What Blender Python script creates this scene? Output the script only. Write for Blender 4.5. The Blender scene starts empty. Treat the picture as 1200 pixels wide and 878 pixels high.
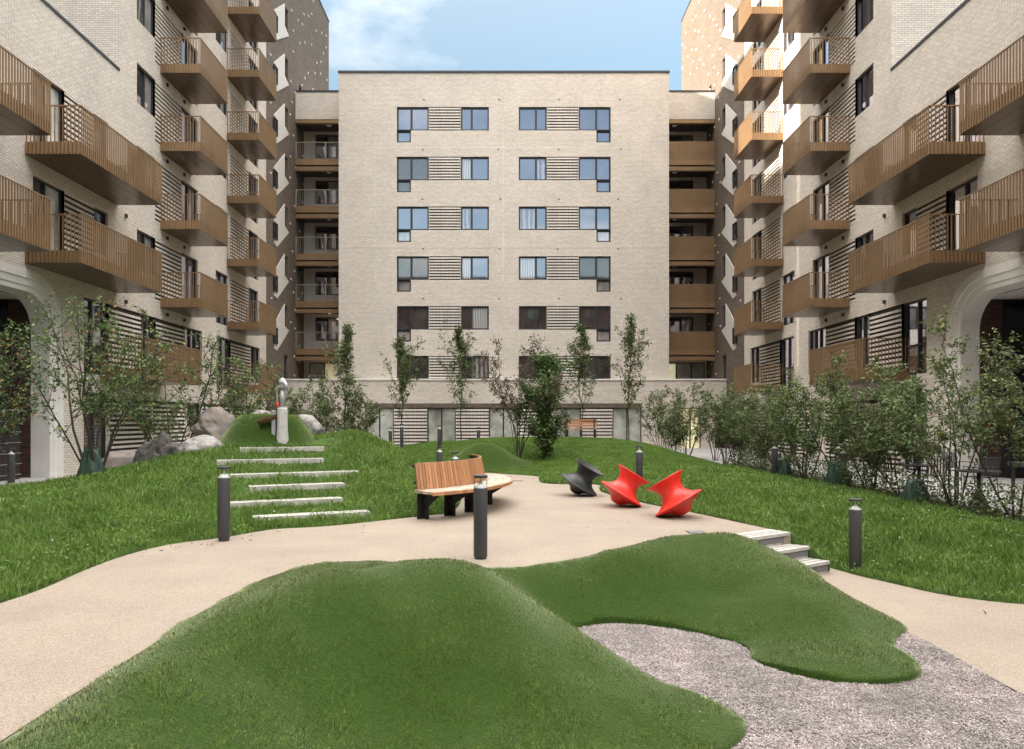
import bpy, bmesh, math, random
import numpy as np
from mathutils import Vector, Matrix, noise
from mathutils.geometry import delaunay_2d_cdt
R = math.radians
random.seed(7); rng = np.random.default_rng(11)
sc = bpy.context.scene
col = sc.collection
F_PX, VX, HY, EYE = 850.0, 592.0, 493.0, 1.65      # survey of the photograph: focal length, vanishing point, eye height

def G(px, py, z=0.0):
    d = F_PX*(EYE-z)/(py-HY)
    return ((px-VX)/F_PX*d, d)

# ------------------------------------------------------------------ materials
def _nt(name):
    m = bpy.data.materials.new(name); m.use_nodes = True
    nt = m.node_tree; nt.nodes.clear()
    out = nt.nodes.new('ShaderNodeOutputMaterial')
    b = nt.nodes.new('ShaderNodeBsdfPrincipled')
    nt.links.new(b.outputs[0], out.inputs[0])
    return m, nt, b

def N(nt, t, **kw):
    n = nt.nodes.new(t)
    for k, v in kw.items():
        if k.startswith('i_'):
            n.inputs[int(k[2:])].default_value = v
        else: setattr(n, k, v)
    return n

def c4(c): return (c[0], c[1], c[2], 1.0)

def noise_col(nt, vec, scale, ca, cb, detail=4, lo=.35, hi=.65, rough=.6):
    n = N(nt, 'ShaderNodeTexNoise'); n.inputs['Scale'].default_value = scale; n.inputs['Detail'].default_value = detail; n.inputs['Roughness'].default_value = rough
    if vec: nt.links.new(vec, n.inputs['Vector'])
    r = N(nt, 'ShaderNodeValToRGB'); r.color_ramp.elements[0].position = lo; r.color_ramp.elements[1].position = hi
    r.color_ramp.elements[0].color = c4(ca); r.color_ramp.elements[1].color = c4(cb)
    nt.links.new(n.outputs['Fac'], r.inputs[0])
    return r.outputs[0], n.outputs['Fac']

def mix(nt, a, b, fac, mode='MIX'):
    m = N(nt, 'ShaderNodeMix', data_type='RGBA', blend_type=mode)
    if isinstance(fac, float): m.inputs[0].default_value = fac
    else: nt.links.new(fac, m.inputs[0])
    for i, s in ((6, a), (7, b)):
        if isinstance(s, tuple): m.inputs[i].default_value = c4(s)
        else: nt.links.new(s, m.inputs[i])
    return m.outputs[2]

def bump(nt, b, h, strength=.3, dist=.01):
    n = N(nt, 'ShaderNodeBump'); n.inputs['Strength'].default_value = strength; n.inputs['Distance'].default_value = dist
    nt.links.new(h, n.inputs['Height']); nt.links.new(n.outputs[0], b.inputs['Normal'])

def simple(name, ca, cb=None, rough=.6, metal=0., scale=6., bs=0., bd=.01, spec=.5, detail=4, lo=.35, hi=.65):
    m, nt, b = _nt(name)
    b.inputs['Roughness'].default_value = rough; b.inputs['Metallic'].default_value = metal
    b.inputs['Specular IOR Level'].default_value = spec
    tc = N(nt, 'ShaderNodeTexCoord')
    if cb is None: cb = tuple(x*.85 for x in ca)
    c, f = noise_col(nt, tc.outputs['Object'], scale, ca, cb, detail, lo, hi)
    nt.links.new(c, b.inputs['Base Color'])
    if bs: bump(nt, b, f, bs, bd)
    return m

def brick(name, c1, c2, mortar, bw=.225, rh=.075, ms=.0085, vertical=False, grime=.12):
    m, nt, b = _nt(name)
    b.inputs['Roughness'].default_value = .85; b.inputs['Specular IOR Level'].default_value = .25
    uv = N(nt, 'ShaderNodeUVMap')
    t = N(nt, 'ShaderNodeTexBrick'); t.offset = .5
    for k, v in (('Scale', 1.), ('Mortar Size', ms), ('Mortar Smooth', .3), ('Bias', -.1), ('Brick Width', bw), ('Row Height', rh)):
        t.inputs[k].default_value = v
    t.inputs['Color1'].default_value = c4(c1); t.inputs['Color2'].default_value = c4(c2); t.inputs['Mortar'].default_value = c4(mortar)
    nt.links.new(uv.outputs[0], t.inputs['Vector'])
    tc = N(nt, 'ShaderNodeTexCoord')
    g, f = noise_col(nt, tc.outputs['Object'], .55, (1-grime,)*3, (1+grime*.5,)*3, 8, .3, .7, .65)
    c = mix(nt, t.outputs['Color'], g, 1.0, 'MULTIPLY')
    g2, f2 = noise_col(nt, uv.outputs[0], 9., (.9,)*3, (1.06,)*3, 3, .3, .7)
    c = mix(nt, c, g2, 1.0, 'MULTIPLY')
    nt.links.new(c, b.inputs['Base Color'])
    inv = N(nt, 'ShaderNodeMath', operation='SUBTRACT'); inv.inputs[0].default_value = 1.; nt.links.new(t.outputs['Fac'], inv.inputs[1])
    bump(nt, b, inv.outputs[0], .7, .008)
    return m

def leaf_mat(name, ramp, rough=.5, trans=.25, fine=None, spec=.25, sheen=0.):
    m, nt, b = _nt(name)
    uv = N(nt, 'ShaderNodeUVMap'); s = N(nt, 'ShaderNodeSeparateXYZ'); nt.links.new(uv.outputs[0], s.inputs[0])
    r = N(nt, 'ShaderNodeValToRGB'); e = r.color_ramp.elements
    e[0].position, e[0].color = ramp[0][0], c4(ramp[0][1]); e[1].position, e[1].color = ramp[-1][0], c4(ramp[-1][1])
    for p, c in ramp[1:-1]:
        q = e.new(p); q.color = c4(c)
    nt.links.new(s.outputs[0], r.inputs[0])
    tc = N(nt, 'ShaderNodeTexCoord')
    g, f = noise_col(nt, tc.outputs['Object'], 1.7, (.72, .76, .7), (1.2, 1.16, 1.1), 5, .3, .7)
    c = mix(nt, r.outputs[0], g, 1.0, 'MULTIPLY')
    if fine:
        g2, f2 = noise_col(nt, tc.outputs['Object'], fine[0], (fine[1],)*3, (fine[2],)*3, 3, .3, .7); c = mix(nt, c, g2, 1.0, 'MULTIPLY')
    nt.links.new(c, b.inputs['Base Color'])
    b.inputs['Roughness'].default_value = rough; b.inputs['Specular IOR Level'].default_value = spec
    if sheen: b.inputs['Sheen Weight'].default_value = sheen; b.inputs['Sheen Roughness'].default_value = .35; b.inputs['Sheen Tint'].default_value = (.9, .95, .6, 1)
    if trans:
        tr = N(nt, 'ShaderNodeBsdfTranslucent'); nt.links.new(c, tr.inputs[0])
        ms = N(nt, 'ShaderNodeMixShader'); ms.inputs[0].default_value = trans
        out = [n for n in nt.nodes if n.type == 'OUTPUT_MATERIAL'][0]
        nt.links.new(b.outputs[0], ms.inputs[1]); nt.links.new(tr.outputs[0], ms.inputs[2]); nt.links.new(ms.outputs[0], out.inputs[0])
    return m

def glass_mat(name, base, fac=.35, tint=(.86, .87, 1.0), rough=.02, wob=.0, emit=None):
    m, nt, b = _nt(name)
    tc = N(nt, 'ShaderNodeTexCoord')
    c, f = noise_col(nt, tc.outputs['Object'], .8, tuple(x*.6 for x in base), tuple(min(1, x*1.5) for x in base), 3, .35, .65)
    nt.links.new(c, b.inputs['Base Color']); b.inputs['Roughness'].default_value = .6; b.inputs['Specular IOR Level'].default_value = 0
    if emit:
        nt.links.new(c, b.inputs['Emission Color']); b.inputs['Emission Strength'].default_value = emit
    g = N(nt, 'ShaderNodeBsdfGlossy'); g.inputs['Roughness'].default_value = rough; g.inputs['Color'].default_value = c4(tint)
    fr = N(nt, 'ShaderNodeLayerWeight'); fr.inputs[0].default_value = .25
    ma = N(nt, 'ShaderNodeMath', operation='MULTIPLY_ADD'); nt.links.new(fr.outputs['Fresnel'], ma.inputs[0]); ma.inputs[1].default_value = 1-fac; ma.inputs[2].default_value = fac
    ma.use_clamp = True
    ms = N(nt, 'ShaderNodeMixShader'); nt.links.new(ma.outputs[0], ms.inputs[0])
    out = [n for n in nt.nodes if n.type == 'OUTPUT_MATERIAL'][0]
    nt.links.new(b.outputs[0], ms.inputs[1]); nt.links.new(g.outputs[0], ms.inputs[2]); nt.links.new(ms.outputs[0], out.inputs[0])
    if wob:
        n = N(nt, 'ShaderNodeTexNoise'); n.inputs['Scale'].default_value = 1.1; nt.links.new(tc.outputs['Object'], n.inputs['Vector'])
        bp = N(nt, 'ShaderNodeBump'); bp.inputs['Strength'].default_value = wob; bp.inputs['Distance'].default_value = .02
        nt.links.new(n.outputs[0], bp.inputs['Height']); nt.links.new(bp.outputs[0], g.inputs['Normal'])
    return m

M = {}
M['brick'] = brick('pale_brick', (.72, .64, .56), (.60, .525, .455), (.42, .375, .33), ms=.010, grime=.10)
M['brick_dark'] = brick('dark_brick', (.185, .142, .105), (.120, .094, .078), (.075, .064, .058), ms=.008)
M['brick_red'] = brick('red_brown_brick', (.11, .05, .038), (.055, .032, .03), (.05, .04, .036))
M['slat'] = brick('slat_brick', (.71, .645, .58), (.63, .57, .51), (.40, .35, .31), rh=10.)
M['gap'] = simple('dark_backing', (.035, .026, .024), rough=.9)
M['zigzag'] = simple('pale_zigzag_brick', (.58, .54, .50), (.50, .465, .43), .8, scale=5, bs=.1, detail=6)
M['concrete'] = simple('pale_cast_stone', (.74, .70, .655), (.64, .60, .56), .7, scale=1.6, bs=.08, detail=8)
M['coping'] = simple('dark_metal_coping', (.035, .036, .04), rough=.5)
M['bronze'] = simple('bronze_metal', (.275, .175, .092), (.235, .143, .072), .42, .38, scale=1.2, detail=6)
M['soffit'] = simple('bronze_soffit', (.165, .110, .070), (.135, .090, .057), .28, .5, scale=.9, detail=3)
M['frame'] = simple('black_aluminium', (.018, .018, .02), (.026, .026, .028), .45)
M['glass'] = glass_mat('window_glass', (.035, .032, .032), .36, rough=.03, wob=.05)
M['glass_blind'] = glass_mat('window_glass_with_blind', (.30, .28, .26), .30, rough=.03, wob=.05)
def curtain_and_reflection(name, ca, cb, sc_, fac):  # wave bands in the colour: curtain folds and painted window reflections
    m = glass_mat(name, ca, fac, rough=.03, wob=.05); nt = m.node_tree; b = [n for n in nt.nodes if n.type == 'BSDF_PRINCIPLED'][0]
    uv = N(nt, 'ShaderNodeUVMap'); wv = N(nt, 'ShaderNodeTexWave'); wv.bands_direction = 'X'; wv.inputs['Scale'].default_value = sc_; wv.inputs['Distortion'].default_value = 3.; wv.inputs['Detail'].default_value = 3
    nt.links.new(uv.outputs[0], wv.inputs[0]); nt.links.new(mix(nt, ca, cb, wv.outputs[0]), b.inputs['Base Color']); return m
M['glass_curtain_reflection'] = curtain_and_reflection('glass_curtain_painted_reflection', (.34, .33, .31), (.05, .048, .045), 1.1, .3)
M['glass_sheer_reflection'] = curtain_and_reflection('glass_sheer_painted_reflection', (.5, .49, .47), (.28, .27, .25), 2.2, .26)
M['glass_dark'] = glass_mat('deep_window_glass', (.045, .04, .038), .2, (.9, .88, .88), rough=.03, wob=.05)
M['glass_frost'] = glass_mat('frosted_glass', (.40, .40, .36), .12, (.9, .95, .95), .15)
M['glass_lit'] = glass_mat('lit_glass', (.85, .66, .40), .12, (.9, .95, .95), .05, emit=.12)
M['void'] = simple('dark_interior', (.012, .012, .013), rough=.95)
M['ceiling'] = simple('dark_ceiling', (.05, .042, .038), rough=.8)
M['steel'] = simple('dark_grey_powder_coat', (.040, .040, .043), (.048, .048, .05), .5, .0, scale=30, bs=.02)
M['black'] = simple('black_steel', (.012, .012, .013), rough=.5)
M['white_cone'] = simple('white_reflector', (.78, .78, .78), (.7, .7, .7), .35)
M['red'] = simple('red_plastic', (.72, .035, .022), (.64, .028, .018), .42, scale=3, bs=.03, detail=8)
M['char'] = simple('charcoal_plastic', (.016, .016, .017), (.022, .022, .024), .5, scale=3)
M['white_lamp'] = simple('lamp_white', (.8, .78, .7))
def emis(name, c, s):
    m, nt, b = _nt(name); b.inputs['Base Color'].default_value = c4(c); b.inputs['Emission Color'].default_value = c4(c); b.inputs['Emission Strength'].default_value = s
    return m
M['lamp'] = emis('lit_ceiling_lamp', (1., .78, .48), 1.5)
# timber
def timber(name, ca, cb):
    m, nt, b = _nt(name)
    tc = N(nt, 'ShaderNodeTexCoord'); mp = N(nt, 'ShaderNodeMapping'); mp.inputs['Scale'].default_value = (9, 9, 1.3)
    nt.links.new(tc.outputs['Object'], mp.inputs[0])
    c, f = noise_col(nt, mp.outputs[0], 4., ca, cb, 6, .3, .7)
    uv = N(nt, 'ShaderNodeUVMap', uv_map='rnd'); s = N(nt, 'ShaderNodeSeparateXYZ'); nt.links.new(uv.outputs[0], s.inputs[0])
    r = N(nt, 'ShaderNodeMapRange'); nt.links.new(s.outputs[0], r.inputs[0]); r.inputs[3].default_value = .72; r.inputs[4].default_value = 1.2
    hv = N(nt, 'ShaderNodeHueSaturation'); nt.links.new(r.outputs[0], hv.inputs['Value']); nt.links.new(c, hv.inputs['Color'])
    nt.links.new(hv.outputs[0], b.inputs['Base Color']); b.inputs['Roughness'].default_value = .55
    bump(nt, b, f, .15, .004)
    return m
M['timber'] = timber('oiled_timber', (.42, .21, .098), (.31, .145, .065))
M['timber_top'] = timber('weathered_timber', (.46, .35, .27), (.40, .30, .225))
M['plank'] = simple('pale_stone_step', (.47, .44, .40), (.33, .31, .28), .8, scale=5, bs=.3, bd=.01, detail=8)
M['strip'] = simple('grey_tread_strip', (.12, .115, .115), (.16, .155, .15), .8, scale=40, bs=.2)
M['gallery_rail'] = simple('grey_bronze_rail', (.30, .25, .20), rough=.5, metal=.2)
M['rail'] = simple('galvanised_rail', (.35, .35, .36), rough=.5, metal=.3)
# ground materials
def aggregate(name, cols, scale, bs, bd, big=(.87, 1.07), rough=.85):
    m, nt, b = _nt(name); tc = N(nt, 'ShaderNodeTexCoord')
    v = N(nt, 'ShaderNodeTexVoronoi'); v.inputs['Scale'].default_value = scale; nt.links.new(tc.outputs['Object'], v.inputs['Vector'])
    s = N(nt, 'ShaderNodeSeparateColor'); nt.links.new(v.outputs['Color'], s.inputs[0])
    r = N(nt, 'ShaderNodeValToRGB'); e = r.color_ramp.elements
    e[0].position, e[0].color = 0., c4(cols[0]); e[1].position, e[1].color = 1., c4(cols[-1])
    for i, c in enumerate(cols[1:-1]): q = e.new((i+1)/(len(cols)-1)); q.color = c4(c)
    nt.links.new(s.outputs[0], r.inputs[0])
    g, f = noise_col(nt, tc.outputs['Object'], .9, (big[0],)*3, (big[1],)*3, 7, .3, .7)
    c = mix(nt, r.outputs[0], g, 1., 'MULTIPLY')
    nt.links.new(c, b.inputs['Base Color']); b.inputs['Roughness'].default_value = rough; b.inputs['Specular IOR Level'].default_value = .25
    bump(nt, b, v.outputs['Distance'], bs, bd)
    return m
M['path'] = aggregate('resin_bound_gravel', [(.19, .152, .117), (.26, .212, .166), (.28, .23, .18), (.34, .285, .23)], 120, .4, .004)
M['paving'] = aggregate('pale_paving', [(.33, .32, .31), (.39, .38, .365), (.36, .35, .335)], 30, .1, .003, (.85, 1.06))
M['ground'] = aggregate('dark_ground', [(.10, .09, .08), (.14, .13, .11)], 20, .3, .01)
M['mulch'] = aggregate('chip_base', [(.15, .12, .118), (.25, .21, .208), (.33, .288, .285)], 70, 1., .02)
M['soil'] = aggregate('planting_soil', [(.035, .026, .018), (.06, .045, .03), (.09, .07, .05)], 40, 1., .03)
M['lawn'] = simple('lawn_base', (.055, .095, .022), (.035, .06, .015), .95, scale=9, bs=.6, bd=.05, detail=8, spec=.1)
M['turf_base'] = simple('turf_base', (.028, .055, .007), (.018, .038, .006), .95, scale=40, bs=.6, bd=.02, detail=8, spec=.1)
for _n in M['turf_base'].node_tree.nodes:
    if _n.type == 'BSDF_PRINCIPLED': _n.inputs['Sheen Weight'].default_value = 1.; _n.inputs['Sheen Roughness'].default_value = .3; _n.inputs['Sheen Tint'].default_value = (.8, .9, .55, 1)
M['grass'] = leaf_mat('grass_blades', [(0, (0.070, 0.131, 0.020)), (.5, (0.106, 0.189, 0.033)), (.85, (0.157, 0.256, 0.055)), (.97, (0.240, 0.310, 0.100)), (1, (0.370, 0.367, 0.183))], .5, .35)
M['turf'] = leaf_mat('turf_fibres', [(0, (0.053, 0.097, 0.008)), (.45, (0.091, 0.152, 0.013)), (.85, (0.155, 0.221, 0.032)), (1, (0.309, 0.319, 0.145))], .5, .08, fine=(14., .62, 1.36), spec=.05, sheen=.9)
M['mown'] = leaf_mat('mown_grass', [(0, (0.086, 0.152, 0.024)), (.6, (0.127, 0.212, 0.039)), (1, (0.183, 0.273, 0.061))], .6, .3)
M['chips'] = leaf_mat('wood_chips', [(0, (.23, .19, .19)), (.3, (.325, .282, .284)), (.8, (.40, .352, .354)), (1, (.53, .485, .485))], .85, 0, spec=.1, fine=(7., .78, 1.15))
M['leaf'] = leaf_mat('apple_leaves', [(0, (0.058, 0.091, 0.031)), (.5, (0.108, 0.159, 0.055)), (.85, (0.187, 0.242, 0.095)), (1, (0.317, 0.338, 0.122))], .38, .25)
M['leaf_olive'] = leaf_mat('olive_leaves', [(0, (0.077, 0.102, 0.040)), (.5, (0.129, 0.165, 0.069)), (.9, (0.208, 0.254, 0.111)), (1, (0.279, 0.237, 0.094))], .42, .25)
M['leaf_green'] = leaf_mat('laurel_leaves', [(0, (0.041, 0.076, 0.024)), (.5, (0.083, 0.136, 0.045)), (.9, (0.152, 0.214, 0.079)), (1, (0.235, 0.276, 0.106))], .4, .25)
M['leaf_red'] = leaf_mat('rusty_leaves', [(0, (.09, .075, .052)), (.5, (.13, .10, .07)), (1, (.20, .13, .09))], .5, .2)
M['bark'] = simple('bark', (.065, .05, .04), (.04, .031, .026), .9, scale=14, bs=.5)
M['petal'] = leaf_mat('pale_petals', [(0, (.5, .48, .46)), (1, (.7, .68, .66))], .6, 0)
M['fruit'] = leaf_mat('orange_fruit', [(0, (.55, .20, .03)), (1, (.75, .38, .06))], .35, 0)
M['rock_pale'] = simple('pale_granite', (.32, .30, .28), (.15, .14, .13), .85, scale=5, bs=.9, bd=.06, detail=10)
M['rock_brown'] = simple('brown_boulder', (.22, .175, .145), (.11, .10, .095), .85, scale=2.4, bs=.8, bd=.05, detail=10)
M['rock_dark'] = simple('dark_weathered_rock', (.09, .078, .07), (.045, .04, .038), .85, scale=5, bs=1., bd=.08, detail=10)
M['bag'] = simple('green_plastic_bag', (.012, .036, .022), (.02, .05, .03), .35, scale=8, bs=.5, bd=.02)
M['galv'] = simple('grey_cast_iron', (.42, .42, .42), (.33, .33, .33), .4, .3, scale=10)
M['pump'] = simple('concrete_grey', (.44, .43, .41), (.35, .34, .325), .75, scale=8, bs=.2, detail=8)
M['log'] = simple('brown_log', (.16, .085, .05), (.09, .05, .03), .8, scale=8, bs=.4)

# ------------------------------------------------------------------ mesh helpers
class MB:
    def __init__(s): s.v = []; s.f = []; s.m = []; s.r = []; s.uvs = {}
    def face(s, pts, m=0, rnd=None, uv=None):
        i = len(s.v); s.v.extend([tuple(p) for p in pts]); s.f.append(tuple(range(i, i+len(pts)))); s.m.append(m)
        s.r.append(random.random() if rnd is None else rnd)
        if uv: s.uvs[len(s.f)-1] = uv
    def hexa(s, p, m=0):     # 8 points: bottom 4, top 4
        i = len(s.v); s.v.extend([tuple(q) for q in p]); rd = random.random()
        for q in ((3, 2, 1, 0), (4, 5, 6, 7), (0, 1, 5, 4), (1, 2, 6, 5), (2, 3, 7, 6), (3, 0, 4, 7)):
            s.f.append(tuple(i+k for k in q)); s.m.append(m); s.r.append(rd)
    def box(s, x0, x1, y0, y1, z0, z1, m=0):
        s.hexa([(x0, y0, z0), (x1, y0, z0), (x1, y1, z0), (x0, y1, z0), (x0, y0, z1), (x1, y0, z1), (x1, y1, z1), (x0, y1, z1)], m)
    def obox(s, c, dx, dy, hx, hy, z0, z1, m=0):   # oriented box: centre xy, unit dir x
        cx, cy = c; ux, uy = dx; vx, vy = dy
        q = [(cx+a*hx*ux+b*hy*vx, cy+a*hx*uy+b*hy*vy) for a, b in ((-1, -1), (1, -1), (1, 1), (-1, 1))]
        s.hexa([(a, b, z0) for a, b in q]+[(a, b, z1) for a, b in q], m)
    def tube(s, pts, rad, n=6, m=0, cap=True):
        pts = [Vector(p) for p in pts]; rings = []
        rad = rad if isinstance(rad, (list, tuple)) else [rad]*len(pts)
        up = Vector((0.31, .2, .93)).normalized(); rd = random.random()
        for k, p in enumerate(pts):
            t = (pts[min(k+1, len(pts)-1)]-pts[max(k-1, 0)]).normalized()
            a = t.cross(up)
            if a.length < 1e-3: a = t.cross(Vector((1, 0, 0)))
            a.normalize(); b = t.cross(a)
            i = len(s.v); rings.append(i)
            for j in range(n):
                th = 2*math.pi*j/n
                s.v.append(tuple(p+(a*math.cos(th)+b*math.sin(th))*rad[k]))
        for k in range(len(pts)-1):
            for j in range(n):
                s.f.append((rings[k]+j, rings[k]+(j+1) % n, rings[k+1]+(j+1) % n, rings[k+1]+j)); s.m.append(m); s.r.append(rd)
        if cap:
            s.f.append(tuple(rings[0]+j for j in range(n))[::-1]); s.m.append(m); s.r.append(rd)
            s.f.append(tuple(rings[-1]+j for j in range(n))); s.m.append(m); s.r.append(rd)
    def lathe(s, prof, c=(0, 0, 0), n=24, m=0):
        rings = []
        for r, z in prof:
            i = len(s.v)
            if r < 1e-5: s.v.append((c[0], c[1], c[2]+z)); rings.append((i, 1))
            else:
                for j in range(n): s.v.append((c[0]+r*math.cos(2*math.pi*j/n), c[1]+r*math.sin(2*math.pi*j/n), c[2]+z))
                rings.append((i, n))
        for (a, na), (b, nb) in zip(rings, rings[1:]):
            for j in range(n):
                k = (j+1) % n
                if na == 1 and nb == 1: continue
                if na == 1: q = (a, b+k, b+j)
                elif nb == 1: q = (a+j, a+k, b)
                else: q = (a+j, a+k, b+k, b+j)
                s.f.append(q); s.m.append(m); s.r.append(.5)
    def build(s, name, mats, parent=None, smooth=False, recalc=False, bevel=0):
        me = bpy.data.meshes.new(name); me.from_pydata(s.v, [], s.f)
        mats = mats if isinstance(mats, (list, tuple)) else [mats]
        for k in mats: me.materials.append(M[k] if isinstance(k, str) else k)
        if len(mats) > 1: me.polygons.foreach_set('material_index', s.m)
        if smooth: me.polygons.foreach_set('use_smooth', [True]*len(s.f))
        me.update()
        uv = me.uv_layers.new(name='UVMap'); rn = me.uv_layers.new(name='rnd')
        data = np.zeros(len(me.loops)*2, dtype=np.float32); rd = np.zeros(len(me.loops)*2, dtype=np.float32)
        vs = me.vertices; li = 0
        for pi, p in enumerate(me.polygons):
            nx, ny, nz = (abs(q) for q in p.normal)
            cu = s.uvs.get(pi)
            for k, l in enumerate(p.loop_indices):
                x, y, z = s.v[me.loops[l].vertex_index]
                if cu: data[2*l], data[2*l+1] = cu[k]
                elif nz > nx and nz > ny: data[2*l], data[2*l+1] = x, y
                elif nx > ny: data[2*l], data[2*l+1] = y, z
                else: data[2*l], data[2*l+1] = x, z
                rd[2*l] = s.r[pi]
        uv.data.foreach_set('uv', data); rn.data.foreach_set('uv', rd)
        if recalc:
            bm = bmesh.new(); bm.from_mesh(me); bmesh.ops.recalc_face_normals(bm, faces=bm.faces); bm.to_mesh(me); bm.free()
        o = bpy.data.objects.new(name, me); col.objects.link(o)
        if parent: o.parent = parent
        if bevel:
            md = o.modifiers.new('bevel', 'BEVEL'); md.width = bevel; md.segments = 2; md.limit_method = 'ANGLE'
        return o

def tag(o, label=None, cat=None, group=None, kind=None):
    if label: o['label'] = label
    if cat: o['category'] = cat
    if group: o['group'] = group
    if kind: o['kind'] = kind
    return o
def empty(name, loc=(0, 0, 0), rz=0, label=None, cat=None, group=None):
    o = bpy.data.objects.new(name, None); col.objects.link(o); o.location = loc; o.rotation_euler = (0, 0, rz); o.empty_display_size = .2
    return tag(o, label, cat, group)
def dup(root, loc, rz=None, label=None, group=None, scale=None):
    r = root.copy(); col.objects.link(r); r.location = loc
    if rz is not None: r.rotation_euler = (0, 0, rz)
    if label: r['label'] = label
    if group: r['group'] = group
    if scale: r.scale = scale
    for ch in list(root.children):
        c = ch.copy(); col.objects.link(c); c.parent = r
        for g in ch.children:
            d = g.copy(); col.objects.link(d); d.parent = c
    return r

class Fr:      # wall frame: u along the wall, n outwards, z up
    def __init__(s, o, U, Nn): s.o = o; s.U = U; s.N = Nn
    def p(s, u, z, n): return (s.o[0]+u*s.U[0]+n*s.N[0], s.o[1]+u*s.U[1]+n*s.N[1], z)
    def box(s, mb, u0, u1, z0, z1, n0, n1, m=0):
        P = s.p; mb.hexa([P(u0, z0, n0), P(u1, z0, n0), P(u1, z0, n1), P(u0, z0, n1), P(u0, z1, n0), P(u1, z1, n0), P(u1, z1, n1), P(u0, z1, n1)], m)
    def rect(s, mb, u0, u1, z0, z1, n, m=0): mb.face([s.p(u0, z0, n), s.p(u1, z0, n), s.p(u1, z1, n), s.p(u0, z1, n)], m)

def wall(fr, mb, u0, u1, z0, z1, holes, depth=.16, n=0., m=0):
    holes = [(max(h[0], u0), min(h[1], u1), h[2], h[3]) for h in holes if h[1] > u0+1e-6 and h[0] < u1-1e-6]
    us = sorted({u0, u1, *[h[0] for h in holes], *[h[1] for h in holes]}); zs = sorted({z0, z1, *[h[2] for h in holes], *[h[3] for h in holes]})
    us = [u for u in us if u0 <= u <= u1]; zs = [z for z in zs if z0 <= z <= z1]
    for j in range(len(zs)-1):
        za, zb = zs[j], zs[j+1]; run = None
        for i in range(len(us)-1):
            cu, cz = (us[i]+us[i+1])/2, (za+zb)/2
            inside = any(h[0] < cu < h[1] and h[2] < cz < h[3] for h in holes)
            if inside:
                if run is not None: fr.rect(mb, run, us[i], za, zb, n, m); run = None
            elif run is None: run = us[i]
        if run is not None: fr.rect(mb, run, us[-1], za, zb, n, m)
    P = fr.p
    for a, b, c, d in holes:
        for q in ([(a, c), (a, d)], [(b, c), (b, d)], [(a, c), (b, c)], [(a, d), (b, d)]):
            (ua, zc), (ub, zd) = q
            if ua == ub and (abs(ua-u0) < 1e-6 or abs(ua-u1) < 1e-6): continue
            mb.face([P(ua, zc, n), P(ub, zd, n), P(ub, zd, n-depth), P(ua, zc, n-depth)], m)

def window(fr, parent, u0, u1, z0, z1, n=0., splits=(), glass='glass', fw=.055, rec=.13, name='window', hor=(), e=.004, panes=None):
    f = MB(); n1, n0 = n-rec+.05, n-rec-.03
    a, b, c, d = u0+e, u1-e, z0+e, z1-e
    fr.box(f, a, b, d-fw, d, n0, n1); fr.box(f, a, b, c, c+fw, n0, n1)
    fr.box(f, a, a+fw, c+fw, d-fw, n0, n1); fr.box(f, b-fw, b, c+fw, d-fw, n0, n1)
    xs = [a+fw]
    for sp in splits:
        fr.box(f, sp-fw*.7, sp+fw*.7, c+fw, d-fw, n0, n1); xs += [sp-fw*.7, sp+fw*.7]
    xs.append(b-fw)
    for h in hor: fr.box(f, a+fw, b-fw, h-fw*.6, h+fw*.6, n0+.002, n1-.004)
    w = f.build(name, 'frame', parent)
    gl = panes or [glass]*(len(xs)//2)
    g = MB(); ms = sorted(set(gl))
    for k in range(len(xs)//2): fr.rect(g, xs[2*k], xs[2*k+1], c+fw, d-fw, n0+.02, ms.index(gl[k]))
    g.build('pane', ms, w)
    return w

def louvre(fr, parent, u0, u1, z0, z1, n=0., pitch=.165, th=.08, rec=.055, back=True):
    f = MB(); k = z0+.02
    while k+th <= z1+.01:
        fr.box(f, u0+.002, u1-.002, k, min(k+th, z1-.003), n-rec, n-.004); k += pitch
    if back: fr.rect(f, u0, u1, z0, z1, n-rec+.002, 1)
    return f.build('louvre_panel', ['slat', 'gap'], parent)

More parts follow.
